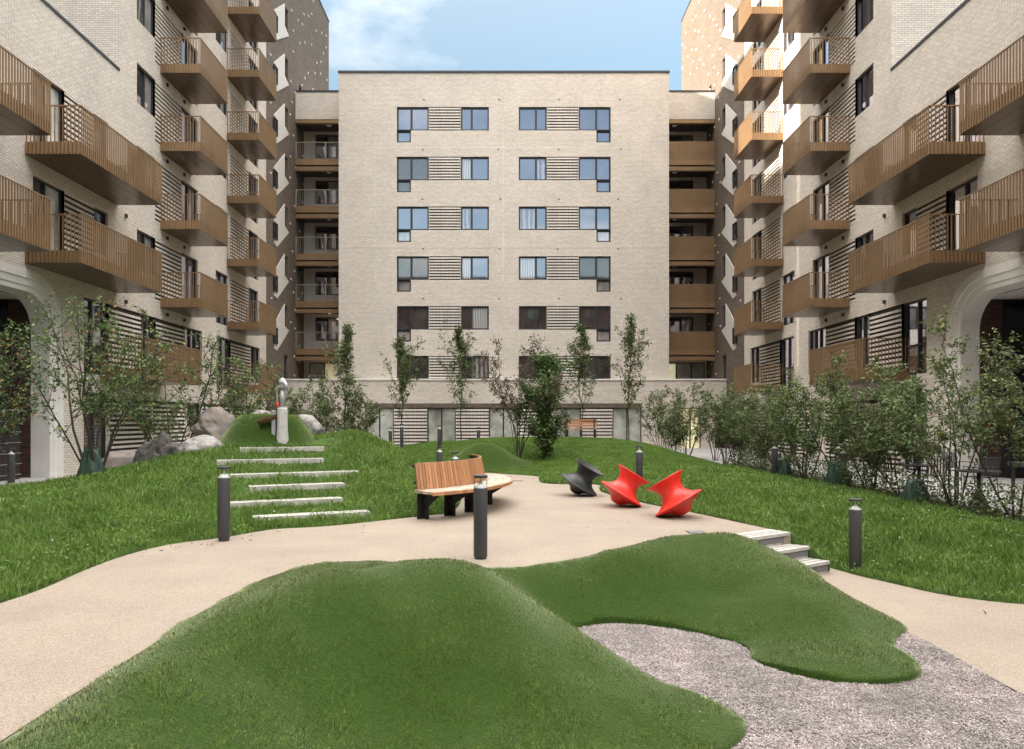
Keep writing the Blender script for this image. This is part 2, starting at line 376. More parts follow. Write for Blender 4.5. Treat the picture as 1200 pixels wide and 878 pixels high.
# ------------------------------------------------------------------ buildings
def balcony(fr, parent, u0, u1, Fz, proj=1.55, panel=None):
    b = MB(); z0, zf, zt = Fz-.15, Fz+.2, Fz+1.2
    fr.box(b, u0+.03, u1-.03, z0+.01, Fz+.05, .003, proj-.03, 0)
    fr.rect(b, u0, u1, z0, zf, proj-.02, 0)
    for u in (u0+.02, u1-.02):
        b.face([fr.p(u, z0, .003), fr.p(u, z0, proj-.02), fr.p(u, zf, proj-.02), fr.p(u, zf, .003)], 0)
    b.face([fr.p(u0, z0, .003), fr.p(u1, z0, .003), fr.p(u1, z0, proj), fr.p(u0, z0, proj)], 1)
    # shadow gap lines of the soffit boards
    for k in range(1, 4):
        nn = proj*k/4; b.face([fr.p(u0+.01, z0-.003, nn-.006), fr.p(u1-.01, z0-.003, nn-.006), fr.p(u1-.01, z0-.003, nn+.006), fr.p(u0+.01, z0-.003, nn+.006)], 2)
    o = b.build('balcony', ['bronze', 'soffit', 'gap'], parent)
    r = MB(); n = int((u1-u0)/.1); st = (u1-u0)/n
    for k in range(n):
        u = u0+(k+.5)*st; fr.box(r, u-.022, u+.022, z0+.004, zt-.03, proj-.018, proj+.004)
    n = int(proj/.105); st = proj/n
    for uu in (u0, u1):
        for k in range(n):
            q = (k+.5)*st
            fr.box(r, uu-.012, uu+.012, zf, zt-.03, q-.011, q+.011)
            fr.box(r, uu-.01, uu+.014, z0+.006, zf, q-.03, q+.03)
        fr.box(r, uu-.02, uu+.02, zt-.03, zt, .01, proj-.02)
    fr.box(r, u0-.02, u1+.02, zt-.031, zt+.002, proj-.02, proj+.012)
    r.build('railing', 'bronze', o)
    if panel:
        p = MB(); fr.box(p, panel[0], panel[1], Fz+.25, zt-.06, proj-.09, proj-.06); p.build('screen_panel', 'bronze', o)
    return o

FL = [3.15+3*k for k in range(9)]     # floor levels, first floor upwards
XW = 13.25
def arch_curve(ue, zt, r, ustart=12.6, zb=-.7, n=14):
    pts = [(ue, zb), (ue, 0.5), (ue, 2.0)]
    for k in range(n+1):
        t = math.pi/2*k/n; pts.append((ue-r+r*math.cos(t), zt-r+r*math.sin(t)))
    pts += [(17.5, zt), (15, zt), (ustart, zt)]
    return pts

def wing(side, label):
    s = -1 if side == 'l' else 1
    fr = Fr((s*XW, 0, 0), (0, 1), (-s, 0))
    root = empty('apartment_wing', (s*XW, 30, 0), 0, label, 'apartment building')
    root.location = (0, 0, 0)
    holes = []; W = []
    def win(*a, **k): W.append(('w', a, k)); holes.append(a[:4])
    def lou(*a): W.append(('l', a, {})); holes.append(a[:4])
    gl = lambda: random.choice(['glass', 'glass', 'glass_dark', 'glass_blind', 'glass_curtain_reflection', 'glass_sheer_reflection'])
    for i, f in enumerate(FL):
        h = f+2.4
        if i in (1, 2):       # behind the long balconies
            win(20.35, 21.8, f, h, splits=(21.0,), panes=['glass_dark', 'glass_frost'] if s < 0 else ['glass', 'glass_dark'])
            lou(21.8, 23.4, f, h); win(23.4, 24.2, f+.95, h, glass='glass_dark')
            win(14.5, 15.9, f, h, splits=(15.2,), glass=gl()); lou(15.9, 17.6, f, h)
        if i >= 1:
            win(26.1, 27.45, f+.95, h, splits=(26.8,), panes=[gl(), gl()])
            lou(27.45, 29.7, f, h); win(29.7, 31.25, f, h, splits=(30.5,), panes=[gl(), gl()])
            win(33.2, 34.7, f+(.95 if i > 1 else 0), h, splits=(33.95,), panes=['glass', gl()])
            lou(35.0, 37.5, f, h); win(37.5, 38.9, f, h, splits=(38.2,), panes=[gl(), 'glass_dark'])
        else:
            win(22.8, 24.25, f, h, splits=(23.4,), hor=(f+.95,), panes=['glass', 'glass'])
            lou(24.25, 26.4, f, h); win(26.4, 27.5, f, h, splits=(26.95,), panes=['glass_dark', 'glass'])
            lou(27.5, 30.0, f, h); win(30.0, 31.7, f+.5, h, splits=(30.7, 31.2), glass='glass')
            win(33.3, 35.0, f, h, splits=(34.1,), hor=(f+.95,), panes=['glass', 'glass'])
            lou(35.0, 37.8, f, h); win(37.8, 39.2, f+.5, h, splits=(38.5,), panes=['glass', 'glass_dark'])
        # dark brick end
        if i < 9: pass
    # ground floor
    win(22.8, 24.2, 0.02, 2.55, splits=(23.5,), glass='glass_dark')
    lou(24.3, 27.2, 0.02, 2.4); lou(27.3, 30.1, 0.02, 2.4); win(30.2, 31.6, 1.4, 2.4, splits=(30.9,), glass='glass_dark'); lou(31.7, 35.2, .02, 2.4); lou(35.3, 39.5, .02, 2.4)
    A0, A1, AZ = 12.6, 21.75, 5.85
    hz = holes+[(A0, A1, -.7, AZ)]
    mb = MB()
    wall(fr, mb, 2.0, 24.9, -.7, 13.65, hz)
    wall(fr, mb, 24.9, 40.2, -.7, 31.6, hz)
    # arch corner infill in brick
    c0 = arch_curve(A1, AZ, 1.5, A0)
    arc = [p for p in c0 if p[1] > AZ-1.5001 and p[0] > A1-1.5001 and p[1] <= AZ+1e-6]
    mb.face([fr.p(A1, AZ, 0)]+[fr.p(u, z, 0) for u, z in arc if z >= AZ-1.5])
    # end wall of the tall block, faces towards the camera, and roofs
    x0, x1 = sorted((s*XW, s*(XW+13)))
    mb.face([(x0, 24.9, 13.0), (x1, 24.9, 13.0), (x1, 24.9, 31.6), (x0, 24.9, 31.6)])
    mb.face([(x0, 2.0, -.7), (x1, 2.0, -.7), (x1, 2.0, 13.65), (x0, 2.0, 13.65)])
    mb.build('wall', 'brick', root)
    ib = MB()
    xa, xb = sorted((s*(XW+.55), s*(XW+13)))
    ib.box(xa, xb, 24.95, 54.4, -.7, 31.5); ib.box(xa, xb, 21.2, 24.9, -.7, 13.2); ib.box(xa, xb, 2.05, 21.2, 5.9, 13.2)
    ib.box(*sorted((s*(XW+6), s*(XW+13))), 2.05, 21.2, -.7, 5.9)
    ib.build('core', 'void', root)
    # roof copings
    cp = MB()
    fr.box(cp, 2.0, 24.9, 13.65, 13.74, -.35, .03); cp.build('coping', 'coping', root); cp = MB(); fr.box(cp, 24.88, 54.55, 31.6, 31.7, -.35, .03)
    cp.build('coping', 'coping', root)
    # dark brick end with white zigzag panels
    db = MB(); dh = []
    for i, f in enumerate(FL):
        if i >= 1: dh.append((43.5, 44.25, f+1.0, f+2.45))
        else: dh.append((43.5, 44.25, f+.2, f+2.45))
    dh += [(46.6, 47.2, 21.9, 23.3)]
    wall(fr, db, 40.2, 54.5, -.7, 31.6, dh, depth=.2)
    db.face([(x0, 54.5, -.7), (x1, 54.5, -.7), (x1, 54.5, 31.6), (x0, 54.5, 31.6)])
    db.build('tower_wall', 'brick_dark', root)
    for a in dh: window(fr, root, *a, glass='glass_dark', rec=.16)
    for i, f in enumerate(FL):
        if i < 1: continue
        z = MB(); poly = [(43.48, f+2.5), (41.5, f+1.0), (41.5, f-.35), (42.0, f-.45), (44.3, f+.98), (43.48, f+1.18)]
        k = len(poly)
        z.face([fr.p(u, zz, .05) for u, zz in poly])
        for j in range(k):
            (ua, za), (ub, zb) = poly[j], poly[(j+1) % k]
            z.face([fr.p(ua, za, 0), fr.p(ub, zb, 0), fr.p(ub, zb, .05), fr.p(ua, za, .05)])
        z.build('zigzag_panel', 'zigzag', root)
        window(fr, root, 41.35, 41.95, f-.1, f+.85, n=.2, glass='glass_dark', fw=.05)
    wb = MB(); q = random.Random(5 if s < 0 else 9); used = []
    for k in range(900):
        u = q.uniform(40.8, 54.2); z = q.uniform(3.5, 31)
        if k % 2: z = 3.5+((u-40)*.9+q.choice([0, 4.2, 8.8, 13.5, 18, 22.5, -4])) ; z += q.uniform(-.2, .2)
        if not 3 < z < 31.2: continue
        if any((u-a)**2+(z-b)**2 < .75 for a, b in used): continue
        if u < 44.6 and any(abs(z-(f+1)) < 1.7 for f in FL) and u > 41.2: continue
        used.append((u, z)); fr.box(wb, u-.085, u+.085, z-.05, z+.05, .001, .035)
    wb.build('white_brick', 'concrete', root)
    for kind, a, k in W:
        if kind == 'w':
            full = a[3]-a[2] > 2.2
            window(fr, root, *a, name='glazed_door' if full else 'window', **k)
        else: louvre(fr, root, *a)
    # cast stone arch surround
    ar = MB(); steps = [(0, .012, 1.5), (.22, .012, 1.28), (.235, -.02, 1.265), (.40, -.03, 1.12), (.415, -.06, 1.1), (.54, -.065, .98)]
    cs = [[fr.p(u, z, n) for u, z in arch_curve(A1-o, AZ-o*1.12, r, A0)] for o, n, r in steps]
    cs.append([fr.p(u, z, -.6) for u, z in arch_curve(A1-.575, AZ-.645, .95, A0)])
    for a, b in zip(cs, cs[1:]):
        for j in range(len(a)-1): ar.face([a[j], a[j+1], b[j+1], b[j]])
    ar.build('arch_surround', 'concrete', root)
    # passage behind the arch
    ps = MB(); xs0, xs1 = s*(XW+.6), s*(XW+6)
    xm = s*(XW+1.25)
    def q4(a, m): ps.face(a, m)
    zt = 5.19; ye = 21.165
    q4([(xs0, ye, -.7), (xm, ye, -.7), (xm, ye, zt), (xs0, ye, zt)], 0)
    q4([(xm, ye-.3, -.7), (xs1, ye-.3, -.7), (xs1, ye-.3, 4.9), (xm, ye-.3, 4.9)], 1)
    q4([(xm, ye, -.7), (xm, ye-.3, -.7), (xm, ye-.3, 4.9), (xm, ye, 4.9)], 1)
    q4([(xs0, 12, zt), (xs1, 12, zt), (xs1, ye, zt), (xs0, ye, zt)], 2)
    q4([(xs1, 12, -.7), (xs1, ye, -.7), (xs1, ye, zt), (xs1, 12, zt)], 1)
    ps.build('passage', ['brick_red', 'void', 'concrete'], root)
    # balconies
    for i in (1, 2):
        balcony(fr, root, 13.9, 18.7, FL[i]); balcony(fr, root, 20.0, 24.75, FL[i], panel=(22.6, 23.5))
    balcony(fr, root, 23.7, 27.9, FL[0])
    for i in range(1, 8): balcony(fr, root, 27.85, 30.6, FL[i])
    for i in range(0, 8): balcony(fr, root, 34.5, 37.1, FL[i])
    # small wall lights under the balconies
    for i in range(1, 7):
        for u in (28.4, 29.9, 25.3):
            if u == 25.3 and i > 2: continue
            l = MB(); fr.box(l, u-.05, u+.05, FL[i]-.42, FL[i]-.3, .0, .07); l.build('wall_light', 'coping', root)
    return root
wing('l', 'left pale brick apartment wing with bronze balconies and dark brick far end')
wing('r', 'right pale brick apartment wing with bronze balconies, its far end catching sun')

def central():
    D = 43.7
    fr = Fr((0, D, 0), (1, 0), (0, -1))
    root = empty('apartment_block', (0, 0, 0), 0, 'central six storey brick apartment block facing across the courtyard', 'apartment building')
    X0, X1 = -10.03, 9.87
    holes = []; W = []
    pan = ['glass', 'glass_blind', 'glass_dark']
    tone = {(0, 1): 'glass_dark'}
    q = random.Random(3)
    for r in range(6):
        h = 20.55-3*r; b = h-1.42
        g0 = ['glass', 'glass_dark', 'glass', 'glass_dark', 'glass_dark', 'glass_dark'][r]
        g3 = ['glass', 'glass', 'glass', 'glass_dark', 'glass_dark', 'glass_dark'][r]
        low = r < 5
        # outer pair with the small lower light
        for (a, c, sp, la, lb, g) in ((-6.53, -4.60, -5.66, -6.53, -5.68, g0), (4.43, 6.36, 5.5, 5.5, 6.36, g3)):
            holes.append((a, c, b, h)); W.append(('w', (a, c, b, h), dict(splits=(sp,), glass=g, fw=.085)))
            if low:
                holes.append((la, lb, b-.72, b)); W.append(('w', (la, lb, b-.72, b), dict(glass='glass_blind' if r in (2, 3, 4) else g, fw=.085)))
        for (a, c, sp, g) in ((-2.67, -.98, -2.02, 'glass' if r < 4 else 'glass_dark'), (.82, 2.51, 1.86, 'glass' if r < 4 else 'glass_dark')):
            holes.append((a, c, b, h)); W.append(('w', (a, c, b, h), dict(splits=(sp,), panes=[['glass_sheer_reflection', 'glass_curtain_reflection', g][q.randint(0, 2)] if r in (1, 2, 3) else g, ['glass_blind', 'glass_curtain_reflection', 'glass_sheer_reflection', g, g][q.randint(0, 4)] if r > 0 else g], fw=.085)))  # banded panes in the middle rows stand for patterned reflections, painted in
        for (a, c) in ((-4.58, -2.69), (2.53, 4.41)):
            holes.append((a, c, b, h)); W.append(('l', (a, c, b+.05, h), {}))
    mb = MB()
    ZT = 22.6
    wall(fr, mb, X0, X1, 4.0, ZT, holes, .18)
    for x in (X0, X1): mb.face([(x, D, 4.), (x, D+14, 4.), (x, D+14, ZT), (x, D, ZT)])
    mb.build('wall', 'brick', root)
    cb = MB(); cb.box(X0+.1, X1-.1, D+.5, D+14, 0, ZT-.3); cb.build('core', 'void', root)
    cp = MB(); cp.box(X0-.04, X1+.04, D-.05, D+.4, ZT, ZT+.12)
    cp.build('coping', 'coping', root)
    for k, a, kw in W:
        if k == 'w': window(fr, root, *a, **kw)
        else: louvre(fr, root, *a, pitch=.172, th=.088)
    for z in (18.06, 12.04, 6.1):
        j = MB(); fr.box(j, X0+.02, X1-.02, z, z+.03, .001, .006); j.build('movement_joint', 'slat', root)
    j = MB(); fr.box(j, -.12, -.10, 4.2, ZT-.05, .001, .005); j.build('movement_joint', 'slat', root)
    for k in range(6):
        for x in (-5.0, -.35, 3.2, 6.9):
            j = MB(); x2 = x+q.uniform(-.1, .1); fr.box(j, x2-.06, x2+.06, 20.95-3*k, 21.03-3*k, .001, .012); j.build('vent', 'strip', root)
    # podium
    fp = Fr((0, D-.3, 0), (1, 0), (0, -1)); pm = MB(); ph = []; PW = []
    edges = [427.6, 461.5, 500.8, 534, 573, 607, 645, 681, 718, 752]
    us = [(e-VX)*(D-.3)/F_PX for e in edges]
    for k in range(9):
        a, b = us[k], us[k+1]; ph.append((a, b, -.2, 2.42)); PW.append((k % 2, a, b))
    ph.append(((838-VX)*.051, (851-VX)*.051, -.2, 2.42)); ph.append(((797-VX)*.051, (822-VX)*.051, -.2, 2.42))
    wall(fp, pm, -13.24, 13.24, -.7, 4.06, ph, .2)
    pm.face([(-13.24, D-.3, 4.06), (13.24, D-.3, 4.06), (13.24, D+2.5, 4.06), (-13.24, D+2.5, 4.06)])
    pm.build('podium_wall', 'brick', root)
    for odd, a, b in PW:
        if odd: louvre(fp, root, a, b, -.2, 2.42, pitch=.2, th=.12, rec=.16)
        else: window(fp, root, a, b, -.2, 2.42, splits=((a+b)/2,), glass='glass_frost', fw=.05, rec=.16, name='shopfront')
    for h in ph[-2:]: window(fp, root, *h, splits=((h[0]+h[1])/2,), glass='glass_lit' if h[0] < 11 else 'glass_dark', rec=.16, name='shopfront')
    b = MB(); fp.box(b, us[0]-.02, us[-1]+.02, 2.42, 2.68, -.1, .025); b.build('lintel_band', 'brick_dark', root)
    cc = MB(); cc.box(-13.24, 13.24, D-.36, D+.02, 4.06, 4.15); cc.build('podium_coping', 'concrete', root)
    # galleries each side
    Dg = 45.8; fg = Fr((0, Dg, 0), (1, 0), (0, -1)); bk = Fr((0, Dg+1.9, 0), (1, 0), (0, -1))
    for s, (a, b) in ((-1, (-13.24, X0)), (1, (X1, 13.24))):
        g = MB(); fg.box(g, a, b, 20.7, 22.4, -.25, 0); 
        hol = []
        for f in FL[:6]:
            wx = (a+.75, a+2.35) if s < 0 else (a+.9, a+2.5)
            if f > 4: hol += [(wx[0], wx[1], f+.75, f+2.3), (b-.28 if s < 0 else a, b if s < 0 else a+.28, f, f+2.1)]
            else: hol += [(a+.35, b-.1, f, f+2.3)]
        wall(bk, g, a, b, 3.0, 22.4, hol, .15)
        g.face([(a, Dg, 22.4), (b, Dg, 22.4), (b, Dg+12, 22.4), (a, Dg+12, 22.4)])
        g.box(a, b, Dg+2.6, Dg+12, 0, 22.2, 1)
        g.build('gallery_wall', ['brick', 'void'], root)
        g = MB(); fg.box(g, a, b, 22.4, 22.5, -.3, .04); g.build('coping', 'coping', root)
        for h in hol:
            w = h[1]-h[0]
            if w > 2: window(bk, root, *h, splits=(h[0]+w*.36, h[0]+w*.7), panes=['glass_frost', 'glass_lit', 'glass_frost'] if s < 0 else ['glass_lit', 'glass_frost', 'glass_frost'], name='glazed_door', rec=.1)
            elif w > 1: window(bk, root, *h, splits=(h[0]+w*.5,), panes=['glass', 'glass_blind' if q.random() < .6 else 'glass_dark'], rec=.1, fw=.07)
            else: window(bk, root, *h, glass='glass_dark', rec=.1, name='glazed_door')
        for f in FL[:6]+[21.15]:
            g = MB()
            if f < 20: fg.box(g, a, b, f-.36, f+.04, -.06, .0)
            fg.box(g, a, b, f-.70, f-.45, -.3, -.02)
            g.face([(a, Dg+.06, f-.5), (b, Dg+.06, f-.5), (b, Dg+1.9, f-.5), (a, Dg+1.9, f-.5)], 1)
            if f < 20: g.face([(a, Dg+.06, f), (b, Dg+.06, f), (b, Dg+1.9, f), (a, Dg+1.9, f)], 2)
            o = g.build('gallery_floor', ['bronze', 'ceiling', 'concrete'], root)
            if f < 20 and f > 4:
                rl = MB()
                if s < 0:
                    n = 26
                    for k in range(n):
                        u = a+(k+.5)*(b-a)/n; fg.box(rl, u-.004, u+.004, f+.04, f+1.06, -.04, -.02)
                    fg.box(rl, a, b, f+1.06, f+1.1, -.06, .0)
                    fg.box(rl, (a+b)/2+.25, (a+b)/2+.33, f+.04, f+1.05, -.06, .0); fg.box(rl, a, a+.06, f+.04, f+1.05, -.06, .0)
                else:
                    n = 40
                    for k in range(n):
                        u = a+(k+.5)*(b-a)/n; fg.box(rl, u-.028, u+.028, f-.02, f+1.08, -.03, .008)
                    fg.rect(rl, a, b, f, f+1.06, -.035); fg.box(rl, a, b, f+1.06, f+1.12, -.06, .012)
                rl.build('railing', 'gallery_rail' if s < 0 else 'bronze', o)
            # ceiling lamp
            cx = a+1.95 if s < 0 else a+1.0
            lit = s < 0 and f in (FL[1], FL[2])
            lm = MB(); lm.lathe([(0, 0), (.16, 0), (.16, -.08), (.12, -.12), (0, -.12)], (cx, Dg+.7, f-.51), 14); lm.build('ceiling_lamp', 'lamp' if lit else 'white_lamp', root, True)
    return root
central()

# building that closes the courtyard behind the camera (seen only as reflections)
def opposite():
    root = empty('apartment_block', (0, 0, 0), 0, 'brick apartment block across the courtyard, seen only reflected in windows', 'apartment building')
    fr = Fr((0, -15, 0), (1, 0), (0, 1)); mb = MB(); ho = []
    for f in FL[:6]:
        for u in range(-16, 17, 4): ho.append((u-.8, u+.8, f+.9, f+2.3))
    wall(fr, mb, -20, 20, -.7, 22, ho, .15); mb.box(-20, 20, -27, -15.4, -.7, 21.9); mb.build('wall', 'brick_red', root)
    for h in ho: window(fr, root, *h, splits=((h[0]+h[1])/2,), glass='glass_dark')
opposite()
def sun_blocker():     # added unseen blocks, shaped to shade the courtyard but leave a sun strip
    root = empty('apartment_block', (0, 0, 0), 0, 'tall unseen block added on the left to shade the courtyard', 'apartment building')
    mb = MB(); mb.hexa([(x, y, z) for z in (-.7, 60) for x, y in ((-32, -120), (-32, 11.9), (-44, 6.3), (-44, -120))]); mb.build('wall', 'brick_dark', root)
    mb = MB(); mb.hexa([(x, y, z) for z in (-.7, 30.6) for x, y in ((-32, 11.95), (-32, 34), (-44, 28.5), (-44, 6.4))]); mb.build('low_blocker_wall', 'brick', root)
sun_blocker()

# ------------------------------------------------------------------ terrain
class TPS:
    def __init__(s, pts, lam=1e-4):
        P = np.array(pts, dtype=np.float64); _, i = np.unique(np.round(P[:, :2], 2), axis=0, return_index=True); P = P[i]
        s.x = P[:, :2]; n = len(P)
        K = s.k(s.x, s.x)+lam*np.eye(n); Q = np.hstack([np.ones((n, 1)), s.x])
        A = np.block([[K, Q], [Q.T, np.zeros((3, 3))]]); s.w = np.linalg.solve(A, np.concatenate([P[:, 2], np.zeros(3)]))
    def k(s, a, b):
        r2 = ((a[:, None, :]-b[None, :, :])**2).sum(-1); return .5*r2*np.log(r2+1e-9)
    def __call__(s, xy):
        xy = np.atleast_2d(np.asarray(xy, dtype=np.float64)); out = np.empty(len(xy))
        for i in range(0, len(xy), 20000):
            q = xy[i:i+20000]; out[i:i+20000] = s.k(q, s.x)@s.w[:-3]+np.hstack([np.ones((len(q), 1)), q])@s.w[-3:]
        return out

def cat(pts, step=.12):          # Catmull-Rom polyline, points may carry z
    P = [np.array(p, dtype=float) for p in pts]; out = []
    for i in range(len(P)-1):
        p0, p1, p2, p3 = P[max(i-1, 0)], P[i], P[i+1], P[min(i+2, len(P)-1)]
        n = max(2, int(np.linalg.norm(p2-p1)/step))
        for k in range(n):
            t = k/n; out.append(.5*(2*p1+(p2-p0)*t+(2*p0-5*p1+4*p2-p3)*t*t+(3*p1-p0-3*p2+p3)*t**3))
    out.append(P[-1]); return [tuple(p) for p in out]

def inside(poly, xy):
    x, y = xy[:, 0], xy[:, 1]; r = np.zeros(len(xy), bool); n = len(poly); j = n-1
    for i in range(n):
        xi, yi = poly[i][:2]; xj, yj = poly[j][:2]
        c = (yi > y) != (yj > y)
        with np.errstate(divide='ignore', invalid='ignore'): r ^= c & (x < (xj-xi)*(y-yi)/(yj-yi+1e-12)+xi)
        j = i
    return r

def zone(name, poly, zf, mat, cell=.25, skirt=.06, off=0., kind='structure', smooth=True, jit=0., parent=None):
    P = [(p[0], p[1]) for p in poly]; a = np.array(P); lo, hi = a.min(0), a.max(0)
    gx, gy = np.meshgrid(np.arange(lo[0], hi[0], cell), np.arange(lo[1], hi[1], cell)); g = np.stack([gx.ravel(), gy.ravel()], 1)
    g += rng.uniform(-.2, .2, g.shape)*cell; g = g[inside(P, g)]
    if len(g):   # keep clear of the edge
        d = np.min(((g[:, None, :]-a[None, :, :])**2).sum(-1), 1) if len(g)*len(a) < 4e7 else np.ones(len(g))
        g = g[d > (cell*.35)**2]
    vs = [Vector(p) for p in P]+[Vector(p) for p in g.tolist()]; n = len(P)
    v, e, f, *_ = delaunay_2d_cdt(vs, [(i, (i+1) % n) for i in range(n)], [], 1, 1e-5)
    xy = np.array([tuple(q) for q in v]); z = zf(xy)+off
    mb = bmesh.new(); bv = [mb.verts.new((xy[i, 0], xy[i, 1], z[i])) for i in range(len(xy))]
    for q in f:
        try:
            fa = mb.faces.new([bv[i] for i in q])
        except ValueError: pass
    be = [ed for ed in mb.edges if len(ed.link_faces) == 1]
    if skirt:
        r = bmesh.ops.extrude_edge_only(mb, edges=be)
        for q in r['geom']:
            if isinstance(q, bmesh.types.BMVert): q.co.z -= skirt
    bmesh.ops.recalc_face_normals(mb, faces=mb.faces)
    me = bpy.data.meshes.new(name); mb.to_mesh(me); mb.free()
    if len(me.polygons) and sum(p.normal.z for p in me.polygons) < 0: me.flip_normals()
    if smooth: me.polygons.foreach_set('use_smooth', [True]*len(me.polygons))
    me.materials.append(M[mat]); o = bpy.data.objects.new(name, me); col.objects.link(o); o['kind'] = kind
    if parent: o.parent = parent
    return o

def raw_mesh(name, co, faces_n, nverts_per, mats, uvx, parent=None, kind=None):
    """co (n,k,3) : n elements of k verts; faces_n: list of index tuples in one element"""
    n, k = co.shape[:2]; me = bpy.data.meshes.new(name); me.vertices.add(n*k); me.vertices.foreach_set('co', co.astype(np.float32).ravel())
    base = (np.arange(n)*k)[:, None]
    per = np.concatenate([np.array(f) for f in faces_n]); L = (base+per[None, :]).ravel()
    lens = np.array([len(f) for f in faces_n]); tot = np.tile(lens, n); st = np.concatenate([[0], np.cumsum(tot)[:-1]])
    me.loops.add(len(L)); me.loops.foreach_set('vertex_index', L.astype(np.int32))
    me.polygons.add(len(st)); me.polygons.foreach_set('loop_start', st.astype(np.int32))
    try: me.polygons.foreach_set('loop_total', tot.astype(np.int32))
    except Exception: pass
    me.update(calc_edges=True)
    uv = me.uv_layers.new(name='UVMap'); d = np.zeros((len(L), 2), np.float32); d[:, 0] = np.repeat(uvx, len(per)); uv.data.foreach_set('uv', d.ravel())
    me.materials.append(M[mats]); me.validate()
    o = bpy.data.objects.new(name, me); col.objects.link(o)
    if parent: o.parent = parent
    if kind: o['kind'] = kind
    return o

def scatter_pts(poly, dens, near=None):
    a = np.array([p[:2] for p in poly]); lo, hi = a.min(0), a.max(0)
    n = int((hi-lo).prod()*dens); xy = rng.uniform(lo, hi, (n, 2))
    if near:       # thin out with distance from the camera
        d = np.hypot(xy[:, 0], xy[:, 1]); xy = xy[rng.random(n) < np.clip(near/np.maximum(d, .1), 0, 1)**1.6]
    c = np.abs(xy[:, 0]) < np.maximum(xy[:, 1], .1)*.78+1.2
    xy = xy[c]
    return xy[inside([p[:2] for p in poly], xy)]

def blades(name, poly, zf, dens, h, w, mat, near=None, lean=.5, avoid=(), tri=False, clump=0., hvar=.5, dirn=None, soft=False):
    xy = scatter_pts(poly, dens, near)
    for ax, ay, ar in avoid: xy = xy[np.hypot(xy[:, 0]-ax, xy[:, 1]-ay) > ar]
    n = len(xy); z = zf(xy)
    hh = h*(1-hvar+rng.random(n)*2*hvar)
    if clump:
        cl = np.array([noise.noise((x*1.6, y*1.6, 3.)) +.6*noise.noise((x*4.5, y*4.5, 9.)) for x, y in xy]); hh *= np.clip(1+clump*cl, .25, 2.2)
    th = rng.uniform(0, 2*np.pi, n); ln = lean*(.3+rng.random(n)*1.2)
    if clump:
        fl = np.array([noise.noise((x*1.1, y*1.1, 31.)) for x, y in xy])*4; th = th*.8+fl
    dx, dy = np.cos(th), np.sin(th)
    if dirn: dx = dx*.8+dirn[0]; dy = dy*.8+dirn[1]
    ph = rng.uniform(0, 2*np.pi, n); wx, wy = np.cos(ph)*w/2, np.sin(ph)*w/2
    dist = np.hypot(xy[:, 0], xy[:, 1]); k = np.clip(dist/8., .8, 2.4) if near else np.ones(n); wx *= k; wy *= k
    b = np.stack([xy[:, 0], xy[:, 1], z-.01], 1); W = np.stack([wx, wy, np.zeros(n)], 1)
    D = np.stack([dx*ln, dy*ln, np.ones(n)], 1); nrm = np.sqrt(1+(ln**2)*(dx**2+dy**2)); D *= (hh/nrm)[:, None]
    u = rng.random(n)
    if tri: co = np.stack([b-W, b+W, b+D], 1); fs = [(0, 1, 2)]
    else:
        mid = b+D*.55+np.stack([np.zeros(n), np.zeros(n), hh*.12], 1); co = np.stack([b-W, b+W, mid+W*.8, mid-W*.8, b+D], 1); fs = [(0, 1, 2, 3), (3, 2, 4)]
    o = raw_mesh(name, co, fs, None, mat, u)
    if soft:      # a dense pile shades like the surface it stands on
        q = .06; gx = (zf(xy+[[q, 0]])-z)/q; gy = (zf(xy+[[0, q]])-z)/q
        nn = np.stack([-gx+dx*.22+rng.normal(0, .22, n), -gy+dy*.22+rng.normal(0, .22, n), np.ones(n)], 1); nn /= np.linalg.norm(nn, axis=1)[:, None]
        o.data.polygons.foreach_set('use_smooth', [True]*len(o.data.polygons)); o.data.normals_split_custom_set_from_vertices(np.repeat(nn, co.shape[1], 0).tolist())
    return o

# ---- play mound: turf over a sunken chip bed
def zm(x, y): return (x, y)
turf_edge = ([(-2.6, 2.0), (-2.6, 4.0), (-2.6, 5.7), (-2.56, 7.3), (-2.3, 8.15), (-1.9, 8.5), (-1.08, 8.42), (-.6, 8.22), (-.28, 8.1), (.1, 8.16), (.6, 8.5), (1.2, 9.0), (1.82, 9.6), (2.5, 10.0), (3.1, 10.22), (3.36, 10.28)],
             [(3.36, 10.28), (3.62, 9.95), (4.0, 9.75), (4.14, 9.4), (4.15, 8.6), (4.15, 7.48)],
             [(4.15, 7.48), (3.9, 7.24), (3.76, 7.0), (3.73, 6.85), (3.74, 6.6), (3.64, 6.36), (3.52, 6.17), (3.25, 6.03), (2.9, 6.02), (2.59, 6.14), (2.34, 6.44), (2.26, 6.65), (2.33, 6.95), (2.19, 7.22), (1.78, 7.6), (1.18, 7.8), (.69, 7.58), (.67, 7.3), (.86, 6.78), (1.2, 6.12), (1.56, 5.65), (1.7, 5.38), (1.71, 5.15), (1.64, 5.0), (1.5, 4.84), (1.07, 4.38), (.5, 3.6), (0, 2.6), (-.2, 2.0)])
A, B, C = (cat(e, .1) for e in turf_edge)
ctl = []
ctl += [(x, y, 0.) for x, y in A[::4]]
zB = [-.02, -.12, -.3, -.42, -.5, -.5]
ctl += [(x, y, z) for (x, y), z in zip(turf_edge[1], zB)]
ctl += [(x, y, -.5) for x, y in C[::4]]
